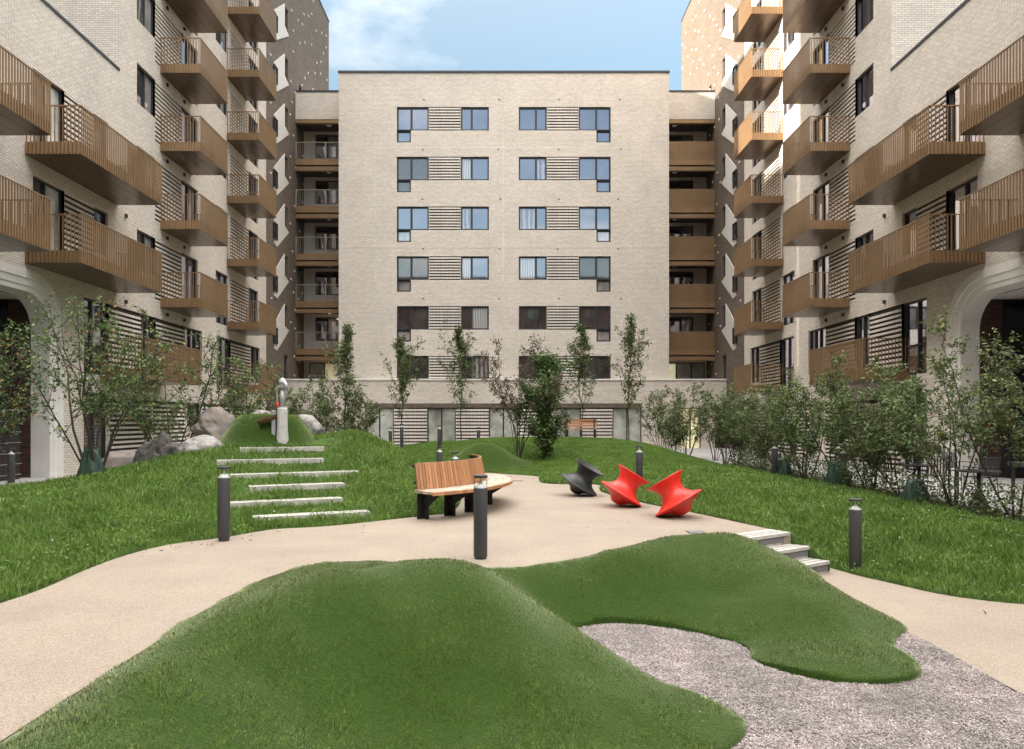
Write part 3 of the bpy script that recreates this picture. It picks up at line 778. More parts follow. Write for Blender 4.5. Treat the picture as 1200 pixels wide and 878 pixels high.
ctl += [(-1.95, 2.6, .02), (-1.95, 3.4, .13), (-2.0, 4.2, .21), (-1.95, 4.9, .28), (-1.62, 5.35, .36), (-.95, 5.7, .40), (-.4, 6.0, .39), (0., 6.35, .28), (.15, 6.9, -.05), (.42, 7.25, -.36), (-1.5, 6.5, .30), (-.85, 6.8, .29), (-2.25, 6.3, .14), (-1.5, 7.4, .15), (-.7, 7.3, .16), (-.3, 7.6, .06),
        (-1.3, 4.5, -.04), (-.7, 4.7, -.18), (.1, 4.9, -.28), (-1.35, 3.6, -.14), (-.6, 3.5, -.44), (-1.2, 2.7, -.3), (.4, 4.3, -.47), (1.2, 4.7, -.475), (.75, 5.6, -.27), (.3, 5.75, -.03), (-.6, 5.2, .1), (-1.25, 5.05, .16), (.9, 6.3, -.34),
        (.4, 8.1, -.06), (1.3, 8.75, .10), (1.9, 9.15, .16), (2.5, 9.3, .19), (2.95, 9.4, .16), (3.2, 9.0, .07), (3.45, 8.5, -.10), (3.8, 7.9, -.31), (1.2, 8.2, -.22), (2.0, 8.2, -.22), (2.7, 7.6, -.30), (3.1, 7.0, -.41), (3.35, 7.6, -.24), (2.6, 8.6, -.03)]
turf_h0 = TPS(ctl, 2e-3)
def turf_h(xy):
    xy = np.atleast_2d(xy); z = turf_h0(xy)
    w = np.array([noise.noise((x*1.5, y*1.5, 1.))*.05+noise.noise((x*3.4, y*3.4, 4.))*.018+noise.noise((x*7, y*7, 4.))*.006 for x, y in xy]); return z+w
TURF = A[:-1]+B[:-1]+C[:-1]
turf = zone('turf_mound', TURF, turf_h, 'turf_base', .11, .10)
tb = blades('turf_pile', TURF, turf_h, 17000, .027, .0055, 'turf', near=4.8, lean=1.2, tri=True, clump=.6, dirn=(-.25, .35), soft=True)
tb['kind'] = 'stuff'; tag(tb, 'short artificial turf pile covering the play mound in the foreground', 'turf')

# ---- chip bed
BED = [(-2.6, 1.2), (4.15, 1.2), (4.15, 7.6), (.4, 9), (-2.6, 8)]
def bed_h(xy):
    xy = np.atleast_2d(xy); return np.array([-.545+.02*noise.noise((x*1.3, y*1.3, 5.))+.012*noise.noise((x*4, y*4, 2.)) for x, y in xy])
zone('chip_bed', [(-2.59, 1.2), (4.14, 1.2), (4.14, 8.2), (.4, 8.2), (-2.59, 8)], bed_h, 'mulch', .12, 0)
xy = scatter_pts([(-.4, 2.2), (4.16, 2.2), (4.16, 7.7), (.4, 8)], 13000); xy = xy[~inside([p[:2] for p in TURF], xy)]
n = len(xy); z = bed_h(xy)+rng.uniform(.0, .016, n); th = rng.uniform(0, 2*np.pi, n); l = rng.uniform(.004, .011, n); w = rng.uniform(.002, .0045, n); tl = rng.uniform(-.4, .4, (n, 2))
ax = np.stack([np.cos(th)*l, np.sin(th)*l, tl[:, 0]*l], 1); bx = np.stack([-np.sin(th)*w, np.cos(th)*w, tl[:, 1]*w], 1); c = np.stack([xy[:, 0], xy[:, 1], z], 1); up = np.array([[0, 0, .004]])
co = np.stack([c-ax-bx, c+ax-bx*.6, c+ax+bx, c-ax+bx*.7, c+up-ax-bx, c+up+ax-bx*.6, c+up+ax+bx, c+up-ax+bx*.7], 1)
ch = raw_mesh('wood_chips', co, [(4, 5, 6, 7), (0, 1, 5, 4), (1, 2, 6, 5), (2, 3, 7, 6), (3, 0, 4, 7)], None, 'chips', rng.random(n), kind='stuff')
tag(ch, 'greyish purple wood chips filling the play bed', 'wood chips')

# ---- path on the terrace, lower path, steps
pL = [(-5.6, 3.0), (-4.95, 4.6), (-4.66, 5.8)]+[G(*p) for p in ((0, 707), (50, 690), (100, 668), (150, 650), (200, 638), (262, 630), (320, 620.5), (380, 617), (440, 611), (480, 606.5), (522, 602))]
hillB = [(-.98, 13.3), (-.9, 14), (-1.0, 16), (-1.5, 19), (-2.6, 22), (-4.2, 25.5), (-6, 28.5), (-8.2, 31)]
farB = [(-8.2, 34.5), (-5.5, 33), (-4.3, 31.4), (-3.17, 27.8), (-2, 25), (-.49, 22.9), (.6, 21.9), (1.15, 21.2)]
rB = [(1.15, 21.2), (.95, 20.2), (1.0, 19.2), (1.4, 18.8), (2.2, 18.75), (2.5, 18.3), (2.25, 17.2), (2.3, 16.4), (2.75, 14.6), (3.33, 13.1), (3.68, 12.1), (4.02, 11.05)]
S1, S2, S3 = (4.22, 10.72), (4.42, 10.52), (4.62, 10.32)
LB = cat(pL, .15); HB = cat([pL[-1]]+hillB, .2)[1:]; FB = cat(farB, .2); RB = cat(rB, .15)[1:]
flat = lambda z: (lambda xy: np.full(len(xy), float(z)))
tA = [(x, y) for x, y in A]
path_poly = LB+HB+FB+RB+[S1]+[(3.38, 10.3)]+tA[::-1][1:]+[(-2.6, 1.0), (-5.8, 1.0)]
zone('path', path_poly, flat(0), 'path', .5, .6, smooth=False)
lpR = [(4.66, 10.9), (4.78, 10.72), (4.94, 10.15), (5.14, 9.72), (5.43, 9.08), (5.76, 8.78), (6.17, 8.58), (7.0, 8.35), (9.0, 8.0)]
LR = cat(lpR, .15)
zone('lower_path', [(4.156, 1.0), (9, 1.0)]+LR[::-1]+[(4.2, 10.9), (4.156, 9.0)], lambda xy: -.52-.012*np.clip(9-xy[:, 1], 0, 9), 'path', .5, .3, smooth=False)
zone('courtyard_paving', [(8.05, 1.2), (20, 1.2), (20, 46), (-20, 46), (-20, 14), (-9, 14), (-3, 20), (3, 20), (8.05, 11.4)], flat(-.012), 'paving', 1.5, .2, smooth=False)
gr = MB(); gr.box(-600, 600, -600, 900, -1.2, -.72); tag(gr.build('ground', 'ground'), kind='structure')
# steps: three stone treads with dark strips
e = Vector((.83, .557)).normalized(); nrm = Vector((.557, -.83)).normalized()
for k, Rr in enumerate((S1, S2, S3)):
    z = -.173*k; Rv = Vector(Rr); L = 1.25; t = MB()
    c = Rv-e*(L/2); cc = c-nrm*.18
    t.obox(cc, e, -nrm, L/2, .18, z-.045, z+.002, 0)
    rc = c-nrm*.03; t.obox(c-nrm*.19, e, -nrm, L/2-.01, .165, z-.30, z-.0451, 0)
    t.obox(c-nrm*.023, e, -nrm, L/2-.02, .006, z-.135, z-.055, 1)
    for q in (.09, .2): t.obox(c-nrm*q, e, -nrm, L/2-.01, .012, z+.0021, z+.005, 1)
    tag(t.build('stone_step', ['plank', 'strip'], bevel=.008), ['topmost of three pale steps between turf mound and grass bank', 'middle of three pale steps beside the turf mound', 'lowest of three pale steps, meeting the lower path'][k], 'step', 'pale steps down to the lower path')

# ---- left lawn with a hill
stepsPx = [((297, 608.8), (433.6, 597.4), 11.8), ((266.9, 591.7), (402, 582), 12.6), ((292.8, 571.7), (404, 565.3), 13.4), ((258, 558.5), (421, 550.7), 14.2), ((254, 540.5), (379.4, 536.6), 15.0), ((281, 525.2), (380, 523.4), 15.8)]
SP = []
for (a, b, d) in stepsPx:
    yc = (a[1]+b[1])/2; z = EYE-d*(yc-HY)/F_PX; q = []
    for p in (a, b):
        dd = F_PX*(EYE-z)/(p[1]-HY); dd = d+(dd-d)*.62; q.append(((p[0]-VX)/F_PX*dd, dd))
    SP.append((q[0], q[1], z))
cl = [(x, y, .0) for x, y in LB[::6]]+[(x, y, 0.) for x, y in HB[::4]]
for a, b, z in SP:
    for t in (0, .5, 1): cl.append((a[0]+(b[0]-a[0])*t, a[1]+(b[1]-a[1])*t+.1, z-.07))
cl += [(-8, 11.5, .45), (-9.4, 11.5, .36), (-8.6, 13.8, .43), (-7.6, 14.4, .66), (-6.3, 15.3, .95), (-5.3, 16.6, 1.09), (-4.4, 16.6, 1.1), (-6.4, 16.6, 1.05), (-5.5, 18, 1.1), (-4.5, 18.2, 1.1),
       (-2.45, 14.5, .5), (-1.8, 13.6, .3), (-3.36, 16.8, 1.3), (-3.95, 17.2, 1.33), (-2.9, 16.9, 1.1), (-2.4, 16.8, .88), (-2., 16.5, .58), (-1.5, 14.5, .22), (-3, 20, .5), (-5, 21.5, .3), (-7.5, 19.5, .4), (-7.5, 22, .1), (-10, 18, .06), (-10.5, 14.2, .2), (-11.5, 12, .2), (-12, 9, .1), (-7, 8.6, .22), (-6, 10.2, .33), (-9, 7, .15), (-4.7, 9.0, .1), (-12.5, 16, .0), (-8.5, 16, .45), (-4, 26, .02), (-7, 27, .02), (-12, 22, 0.)]
hill_h0 = TPS(cl, 1e-3)
def hill_h(xy):
    xy = np.atleast_2d(xy); return hill_h0(xy)+np.array([noise.noise((x*1.3, y*1.3, 8.))*.03 for x, y in xy])
LAWN = LB+HB+[(-12.5, 28), (-12.9, 18), (-12.9, 4)]
zone('lawn', LAWN, hill_h, 'lawn', .3, .12)
avoid = []
for a, b, z in SP:
    for t in np.linspace(0, 1, 14): avoid.append((a[0]+(b[0]-a[0])*t-.03, a[1]+(b[1]-a[1])*t+.10, .15))
avoid += [(-4.95, 16.45, .5), (-4.3, 16.5, .5), (-5.6, 16.4, .5)]
g1 = blades('grass', LAWN[:len(LB)+40]+[(-9, 24), (-12.5, 20), (-12.9, 4)], hill_h, 3000, .105, .0075, 'grass', near=9., lean=.75, clump=.6, avoid=avoid)
g1['kind'] = 'stuff'; tag(g1, 'long uneven grass on the left hill around the steps', 'grass')
for k, (a, b, z) in enumerate(SP):
    av, bv = Vector(a), Vector(b); e2 = (bv-av).normalized(); n2 = Vector((e2.y, -e2.x)); c = (av+bv)/2-n2*.14; L = (bv-av).length; t = MB()
    t.obox(c, e2, -n2, L/2, .14, z-.10, z, 0); t.obox(c+n2*.0, e2, -n2, L/2-.02, .11, z-.3, z-.1001, 1)
    t.obox(c+n2*.02, e2, -n2, L/2-.03, .01, z+.0005, z+.003, 1)
    nm = ['lowest pale stone step set in the grass hill', 'second lowest pale step set in the grass hill', 'third pale step up the grass hill, shortest of the lower ones', 'longest pale step, third from the hilltop', 'second highest pale step on the grass hill', 'topmost pale step at the foot of the turf dome'][k]
    tag(t.build('stone_step', ['plank', 'strip'], bevel=.012), nm, 'step', 'pale steps up the grass hill')

# ---- right lawn and far lawn
divide = [(1.15, 21.2), (2.5, 21.6), (4.5, 22.6), (6.5, 24), (8.05, 26)]
RL = [(1.15, 21.2)]+RB+[S1, S2, S3]+LR+[(9, 9.5), (8.15, 11)]+[(8.05, y) for y in np.arange(12, 26, .7)]+[(x, y) for x, y in divide[::-1][:-1]]
cr = [(x, y, 0.02) for x, y in RB[::5]]+[(S1[0], S1[1], -.02), (S2[0], S2[1], -.2), (S3[0], S3[1], -.36)]+[(x, y, -.5) for x, y in LR[::5]]
cr += [(8.05, y, .0) for y in (11.5, 13, 15, 18, 21, 24, 26)]+[(8.15, 10.4, -.08), (9, 9.2, -.3), (5.5, 13, .02), (6.4, 11, -.12), (5.1, 10.9, -.36), (6.8, 9.4, -.36), (6, 16, .14), (4, 17, .16), (3, 17.5, .12), (7, 20, .1), (5, 21, .25), (3, 20.4, .22), (1.6, 20, .1), (4.7, 12.1, -.03)]
rl_h0 = TPS(cr, 1e-3)
def rl_h(xy):
    xy = np.atleast_2d(xy); return rl_h0(xy)+np.array([noise.noise((x*1.3, y*1.3, 18.))*.025 for x, y in xy])
zone('lawn', RL, rl_h, 'lawn', .3, .12)
g2 = blades('grass', RL, rl_h, 2600, .105, .0075, 'grass', near=10., lean=.75, clump=.6, avoid=[(5.02, 10.4, .09), (3.20, 17.3, .09)])
g2['kind'] = 'stuff'; tag(g2, 'long grass with clover on the bank right of the path', 'grass')
FL_ = FB+[(x, y) for x, y in divide[1:]]+[(8.3, 30), (7.5, 36), (4, 40.5), (-6, 40.5), (-8.2, 36)]
cf = [(x, y, .02) for x, y in FB[::4]]+[(2.5, 21.6, .2), (4.5, 22.6, .25), (6.5, 24, .1), (8.05, 26, 0), (-4.0, 34, .56), (-2, 31, .72), (0, 29, .8), (3, 28, .83), (4.9, 28, .83), (6.2, 28, .55), (7, 26.5, .16), (8, 29, .05), (7.5, 33, .1), (5, 33, .6), (0, 34, .62), (4, 39, .1), (-6, 39, .1), (-7, 36, .1), (0, 25.5, .22), (2.5, 25, .4), (5, 25.5, .5), (-1.6, 26.5, .25)]
fl_h0 = TPS(cf, 1e-3)
fl_h = lambda xy: fl_h0(np.atleast_2d(xy))
zone('lawn', FL_, fl_h, 'lawn', .4, .1)
g3 = blades('grass', FL_, fl_h, 2200, .045, .010, 'mown', near=22., lean=.8, tri=True, clump=.3)
g3['kind'] = 'stuff'; tag(g3, 'short mown grass on the far mound before the centre block', 'grass')
# small turf hump on the far lawn, turf dome on the left hill
def hump(name, cx, cy, rx, ry, h, zb, label, power=2., skew=0., top=0.):
    po = [(cx+rx*math.cos(t), cy+ry*math.sin(t)) for t in np.linspace(0, 2*np.pi, 60, endpoint=False)]
    def f(xy):
        r = np.sqrt(((xy[:, 0]-cx)/rx)**2+((xy[:, 1]-cy)/ry)**2)
        if top: s_ = np.clip((1-r)/(1-top), 0, 1); s_ = s_*s_*(3-2*s_)
        else: s_ = np.cos(np.clip(r, 0, 1)*np.pi/2)**power
        return zb(xy)+h*s_+.01
    o = zone(name, po, f, 'turf_base', .12, .15); del o['kind']
    tag(o, label, 'turf mound')
    b = blades('turf_pile', po, f, 5000, .03, .009, 'turf', lean=.9, tri=True); b.parent = o; b['kind'] = 'stuff'
    return o
hump('turf_hump', -.78, 24.6, 1.75, 1.7, .80, fl_h, 'small peaked turf hump on the far lawn behind the slatted bench', 1.7)
hump('turf_dome', -5.58, 17.1, 1.28, 1.1, .70, lambda xy: np.full(len(xy), 1.08), 'flat topped turf dome between boulders on the left hill', top=.45)

# ------------------------------------------------------------------ plants
def leaves(name, pts, size, mat, parent, flat=.5, asp=.5, seedr=None):
    P = np.asarray(pts); n = len(P)
    d = rng.normal(size=(n, 3)); d[:, 2] = d[:, 2]*.7-.1; d /= np.linalg.norm(d, axis=1)[:, None]
    r = rng.normal(size=(n, 3)); r[:, 2] += flat*2.5; s = np.cross(d, r); s /= np.linalg.norm(s, axis=1)[:, None]; nn = np.cross(s, d)
    L = size*rng.uniform(.6, 1.35, n)[:, None]; W = L*asp*.5
    a = P; t = P+d*L; m = P+d*L*.45; q1 = m+s*W+nn*W*.35; q2 = m-s*W+nn*W*.35; t = t-nn*L*.12
    co = np.stack([a, q1, t, q2], 1)
    # neighbours share a tone: leaves of a twig come from one noise cell
    u = np.clip(rng.random(n)*.75+.25*np.array([noise.noise(tuple(p*2.2)) for p in P])+.1, 0, 1)
    return raw_mesh(name, co, [(0, 1, 2), (0, 2, 3)], None, mat, u, parent)

def shrub(name, label, cat_, loc, H, spread, stems, nleaf, lsize, mat='leaf', fruit=0, group=None, lean0=.25, low=.25, width=.02, seed=1, twist=.12):
    q = random.Random(seed); root = empty(name, loc, 0, label, cat_, group)
    tr = MB(); lp = []; fp = []
    def branch(p, d, L, r, lvl):
        pts = [Vector(p)]; dd = Vector(d).normalized(); n = 6 if lvl == 0 else 4
        for k in range(n):
            dd = (dd+Vector((q.gauss(0, twist), q.gauss(0, twist), q.gauss(.05, twist*.7)))).normalized(); pts.append(pts[-1]+dd*L/n)
        tr.tube(pts, [r*(1-.75*k/n) for k in range(n+1)], 5 if lvl == 0 else 4, 0, False)
        if lvl < 2:
            m = {0: q.randint(7, 10), 1: q.randint(3, 5)}[lvl]
            for j in range(m):
                t = low+(1-low)*(j+q.random())/m if lvl == 0 else .25+.75*q.random()
                i = min(int(t*n), n-1); f = t*n-i; bp = pts[i].lerp(pts[i+1], f)
                az = q.uniform(0, 6.283); side = Vector((math.cos(az), math.sin(az), q.uniform(.1, .9)))
                bl = (spread*.62 if lvl == 0 else spread*.36)*(1.15-.55*t)*q.uniform(.6, 1.2)
                branch(bp, side+dd*.5, bl, r*.42, lvl+1)
        if lvl >= 1:
            for k in range(int(6*L/.25)+3):
                t = q.uniform(.15, 1.03); i = min(int(t*n), n-1); bp = pts[i].lerp(pts[i+1], t*n-i)
                lp.append(bp+Vector((q.gauss(0, .03), q.gauss(0, .03), q.gauss(0, .03))))
                if fruit and q.random() < fruit: fp.append(bp+Vector((q.gauss(0, .02), q.gauss(0, .02), -.04)))
    for k in range(stems):
        az = 6.283*(k+q.random()*.7)/stems; ln = lean0*q.uniform(.3, 1.25)
        branch((math.cos(az)*.06, math.sin(az)*.06, -.1), (math.cos(az)*ln, math.sin(az)*ln, 1), (H+.1)*q.uniform(.72, 1.02), width*q.uniform(.7, 1.1), 0)
    tr.build('trunk', 'bark', root, True)
    lp = np.array([tuple(p) for p in lp])
    k = rng.integers(0, len(lp), nleaf); P = lp[k]+rng.normal(0, .035, (nleaf, 3)); P[:, 2] = np.maximum(P[:, 2], .05)
    leaves('crown', P, lsize, mat, root)
    if fp:
        fm = MB()
        for p in fp[:160]:
            r = q.uniform(.014, .022); fm.lathe([(0, -r), (r*.8, -r*.5), (r, 0), (r*.8, r*.5), (0, r)], tuple(p), 6)
        o = fm.build('fruit', 'fruit', root, True); o['kind'] = 'stuff'
    return root

def column(name, label, loc, H, w, trunk, nleaf, lsize, mat, group=None, seed=1, dense=False):
    q = random.Random(seed); root = empty(name, loc, 0, label, 'tree', group); tr = MB(); lp = []
    pts = [Vector((q.gauss(0, .015)*k, q.gauss(0, .015)*k, H*k/9)) for k in range(10)]
    tr.tube(pts, [.035*(1-.085*k) for k in range(10)], 6, 0, False)
    nb = 34 if not dense else 70
    for j in range(nb):
        t = trunk+(1-trunk)*(j+q.random())/nb; i = min(int(t*9), 8); bp = pts[i].lerp(pts[i+1], t*9-i)
        az = q.uniform(0, 6.283); tt = (t-trunk)/(1-trunk); prof = (math.sin(min(1, .18+tt*1.05)*math.pi)**.7)*(1-.35*tt)+.12 if not dense else (1-tt)**.6*.75+.15
        L = w*prof*q.uniform(.6, 1.35); up = q.uniform(1.1, 2.4) if not dense else q.uniform(.3, 1.3)
        d = Vector((math.cos(az), math.sin(az), up)); d.normalize(); L2 = L*math.sqrt(1+up*up)*.55
        bq = [bp]
        for k in range(3): d = (d+Vector((q.gauss(0, .1), q.gauss(0, .1), .06))).normalized(); bq.append(bq[-1]+d*L2/3)
        tr.tube(bq, [.011, .008, .006, .003], 4, 0, False)
        for k in range(12 if not dense else 20):
            t2 = q.uniform(.1, 1.05); i2 = min(int(t2*3), 2); lp.append(tuple(bq[i2].lerp(bq[i2+1], t2*3-i2)+Vector((q.gauss(0, .06), q.gauss(0, .06), q.gauss(0, .06)))))
    tr.build('trunk', 'bark', root, True); lp = np.array(lp)
    k = rng.integers(0, len(lp), nleaf); leaves('crown', lp[k]+rng.normal(0, .075, (nleaf, 3)), lsize, mat, root)
    return root

# slender saplings before the centre block
for px, d, top, lab, zb in ((471, 39, 398, 'slender sapling before the second glazed bay, rightmost of two left of the hump', .1), (540, 39.5, 385, 'slim sapling standing before the third ground floor louvre panel', .1), (681, 39, 385, 'slim sapling rising behind the far timber bench', .1), (737, 38.5, 376, 'airy tall sapling right of the far timber bench', .1)):
    H = EYE+(HY-top)*d/F_PX-zb
    column('sapling_tree', {471: 'slender sapling left of the other one before the ground floor louvres', 540: 'slim sapling straight behind the nearest bollard, before a louvre panel'}.get(px, lab), ((px-VX)/F_PX*d, d, zb), H, 2.1, .28, 2600, .14, 'leaf_olive', 'slender saplings along the centre block', seed=px)
column('sapling_tree', 'tall narrow tree rising from shrubs left of the centre block', ((404-VX)/F_PX*31, 31, 0), 1.65+108*31/F_PX, 1.5, .14, 4200, .12, 'leaf_olive', seed=404)
shrub('tall_shrub', 'sparse rusty shrub on the far lawn left of the dense bush', 'shrub', ((608-VX)/F_PX*25.6, 25.6, .38), 4.3, 1.35, 8, 4600, .085, 'leaf_red', lean0=.16, seed=21, width=.022)
column('dense_bush', 'dense dark green bush on the far lawn beside rusty shrub', ((640-VX)/F_PX*25.2, 25.2, .34), 3.4, 2.1, .03, 11000, .11, 'leaf_green', seed=33, dense=True)
# hedge of crab apples along the patio
hedge = [(12.0, 8.5, 3.35, 5), (13.8, 8.55, 3.0, 6), (15.4, 8.5, 2.5, 4), (16.9, 8.5, 2.9, 5), (18.6, 8.5, 3.0, 5), (20.4, 8.45, 2.9, 5), (22.2, 8.4, 3.0, 5), (24.2, 8.5, 2.7, 5), (26.3, 8.4, 2.5, 5)]
hl = ['nearest fruiting crab apple at the patio edge, leaning out of view', 'multi stemmed crab apple in front of the slatted chairs', 'low crab apple between the cone footed tables', 'crab apple behind the green bag left of the cone footed table', 'bushy crab apple below the right first floor balcony', 'orange fruited crab apple beside a green bag at the lawn edge', 'dense crab apple next to the bollard hidden in the hedge', 'dark crab apple towards the far end of the hedge', 'farthest crab apple of the hedge, before the podium corner']
for k, (y, x, h, st) in enumerate(hedge):
    shrub('crab_apple', hl[k], 'tree', (x, y, -.02), h, 1.25, st, 5400 if k not in (1,) else 2800, .078, 'leaf' if k % 3 else 'leaf_olive', fruit=.014, group='crab apples along the patio', lean0=.42, seed=100+k, width=.022, low=.28 if k in (0, 1, 2) else .16)
sl = ['airy shrub below the podium wall, leftmost in the right planting', 'twiggy shrub before the right podium door', 'grey green shrub where podium meets right wing', 'low shrub at the crest edge of the far lawn', 'small shrub behind the far mound, nearest the hedge']
for k, (px, d, h) in enumerate(((775, 33, 3.3), (805, 32, 3.2), (838, 30, 3.3), (790, 29.5, 2.2), (850, 27.5, 2.6))):
    shrub('shrub', sl[k], 'shrub', ((px-VX)/F_PX*d, d, 0), h, 1.15, 6, 2600, .095, 'leaf_olive', fruit=.01, group='shrubs at the far right corner', lean0=.38, seed=200+k)
sl = ['dark shrub behind the pale granite boulder', 'leafy shrub left of the tall narrow tree', 'spreading shrub right of the tall narrow tree']
for k, (px, d, h) in enumerate(((352, 29, 2.9), (376, 30, 3.3), (412, 31, 2.9))):
    shrub('shrub', sl[k], 'shrub', ((px-VX)/F_PX*d, d, 0), h, 1.15, 7, 3400, .10, 'leaf_olive', group='shrubs left of the centre block', lean0=.4, seed=300+k)
shrub('crab_apple', 'fruiting crab apple growing out of a green watering bag', 'tree', (-8.05, 14.2, .42), 3.55, 1.45, 8, 3000, .085, 'leaf', fruit=.02, group='crab apples on the left', lean0=.42, seed=401, width=.03, low=.3)
shrub('crab_apple', 'crab apple full of orange fruit behind dark rock', 'tree', (-8.6, 18.6, .1), 3.9, 1.5, 7, 4200, .085, 'leaf', fruit=.03, group='crab apples on the left', lean0=.38, seed=405, width=.03)
shrub('crab_apple', 'crab apple behind the brown boulder beside the water pump', 'tree', (-7.7, 21.5, .1), 3.3, 1.4, 7, 3600, .085, 'leaf', fruit=.02, group='crab apples on the left', lean0=.4, seed=407, width=.03)
shrub('crab_apple', 'orange fruited crab apple reaching in before the dark archway', 'tree', (-10.6, 14.8, .0), 4.0, 2.0, 6, 3400, .085, 'leaf', fruit=.03, group='crab apples on the left', lean0=.4, seed=409, width=.03)
# planting soil strip under the hedge
zone('planting_bed', [(8.06, 10.6), (8.95, 10.6), (8.95, 27), (8.06, 27)], flat(.004), 'soil', .4, .05, smooth=False)
def low_plants(name, x0, x1, y0, y1, n, h, label):
    P = np.stack([rng.uniform(x0, x1, n), rng.uniform(y0, y1, n), rng.random(n)**1.5*h], 1)
    o = leaves(name, P, .07, 'leaf_olive', None); o['kind'] = 'stuff'; tag(o, label, 'ground cover')
low_plants('ground_cover', 8.15, 8.85, 11, 27, 11000, .6, 'dark leafy ground cover under the crab apple hedge')
low_plants('ground_cover', -11.6, -9.2, 12.5, 15.2, 900, .4, 'low leafy plants by the flat stones on the left')

# ------------------------------------------------------------------ bollards
def glass_clear():
    m = bpy.data.materials.new('clear_lens'); m.use_nodes = True; nt = m.node_tree; nt.nodes.clear()
    o = nt.nodes.new('ShaderNodeOutputMaterial'); t = nt.nodes.new('ShaderNodeBsdfTransparent'); t.inputs[0].default_value = (.93, .95, .94, 1)
    g = nt.nodes.new('ShaderNodeBsdfGlossy'); g.inputs['Roughness'].default_value = .03
    lw = nt.nodes.new('ShaderNodeLayerWeight'); lw.inputs[0].default_value = .08; ms = nt.nodes.new('ShaderNodeMixShader')
    nt.links.new(lw.outputs['Fresnel'], ms.inputs[0]); nt.links.new(t.outputs[0], ms.inputs[1]); nt.links.new(g.outputs[0], ms.inputs[2]); nt.links.new(ms.outputs[0], o.inputs[0])
    return m
M['lens'] = glass_clear()
def make_bollard():
    root = empty('bollard_light')
    b = MB(); b.lathe([(0, -.3), (.072, -.3), (.072, .022), (.081, .026), (.083, .03), (.083, .838), (.080, .846), (0, .846)], n=28); b.build('post', 'steel', root, True).modifiers.new('s', 'EDGE_SPLIT')
    b = MB(); b.lathe([(.079, .8465), (.076, .862), (.05, .876), (.026, .9), (.016, .925), (.008, .945), (.006, .965), (.0, .966)], n=24); b.build('reflector', 'white_cone', root, True)
    b = MB(); b.lathe([(.08, .847), (.08, .968)], n=28); b.build('lens', 'lens', root, True)
    b = MB(); b.lathe([(0, .9675), (.083, .9675), (.085, .972), (.085, .996), (.082, 1.0), (0, 1.0)], n=28); b.build('cap', 'steel', root, True).modifiers.new('s', 'EDGE_SPLIT')
    return root
BOL = [(-.295, 8.67, 0, 'dark bollard light alone on the path beside the turf mound'), (-3.86, 9.95, .02, 'dark bollard light at the grass edge before the hill steps'),
       (5.02, 10.4, -.47, 'dark bollard light in the grass bank right of the pale steps'), (3.20, 17.3, .05, 'dark bollard light in the grass behind the red seats'),
       (-1.79, 19.8, -.05, 'bollard light behind the slatted bench, left one of the pair over its back'), (-1.05, 15.2, .0, 'bollard light behind the slatted bench, right one of the pair over its back'),
       (-2.81, 31, .45, 'bollard light on the far lawn left of the turf hump'), (-4.85, 34, .5, 'bollard light beside a sapling stem on the far lawn'),
       (-5.7, 36, .3, 'small far bollard light half hidden by the hill'), (-1.4, 38, .3, 'farthest bollard light, before a ground floor louvre panel'),
       (7.8, 21, 0, 'bollard light at the hedge beside a green bag'), (8.4, 18, 0, 'bollard light hidden among crab apple stems'),
       (-12.6, 18.5, -.05, 'bollard light in front of the dark slatted gate'), (-9.45, 20.2, .05, 'bollard light before the left louvre screen, behind the rocks')]
for k, (x, y, z, l) in enumerate(BOL):
    if k == 0: b0 = make_bollard(); b0.location = (x, y, z); tag(b0, l, 'bollard light', 'bollard lights in the courtyard')
    else: dup(b0, (x, y, z), rng.uniform(0, 6), l, 'bollard lights in the courtyard')

# ------------------------------------------------------------------ spinning seats
prof = [(0, 0), (.07, .0), (.10, .006), (.125, .03), (.155, .075), (.21, .118), (.29, .15), (.38, .183), (.437, .203), (.449, .212), (.451, .221), (.443, .229), (.42, .238), (.37, .255), (.30, .29), (.245, .34), (.213, .40), (.205, .45), (.215, .505), (.245, .56), (.29, .61), (.335, .65), (.351, .664), (.354, .673), (.346, .681), (.33, .678), (.28, .65), (.2, .61), (.1, .585), (0, .578)]
def spin(name, label, mat, x, y, az, tilt, turn=0):
    b = MB(); b.lathe(prof, n=56)
    o = b.build('seat_body', mat, None, True)
    o.name = name
    md = o.modifiers.new('sub', 'SUBSURF'); md.levels = 1; md.render_levels = 1
    # tip about the foot rim towards azimuth az until the seat rim touches the path
    ca, sa = math.cos(az), math.sin(az)
    Rm = Matrix.Rotation(tilt, 4, Vector((-sa, ca, 0)))
    zmin = min((Rm@Vector((r*math.cos(t), r*math.sin(t), z))).z for r, z in prof for t in np.linspace(0, 6.283, 90))
    o.matrix_world = Matrix.Translation((x, y, -zmin+.002))@Rm
    return tag(o, label, 'spinning seat', 'spinning top seats on the path')
tl = math.atan2(.205, .33)
spin('spinning_seat', 'charcoal spinning top seat, the only dark one', 'char', 1.52, 16.0, R(-14), tl)
spin('spinning_seat', 'red spinning top seat tipped to the right, beside the charcoal one', 'red', 2.12, 13.95, R(-1), tl)
spin('spinning_seat', 'red spinning top seat tipped to the left, nearest the steps', 'red', 3.07, 12.35, R(158), tl)

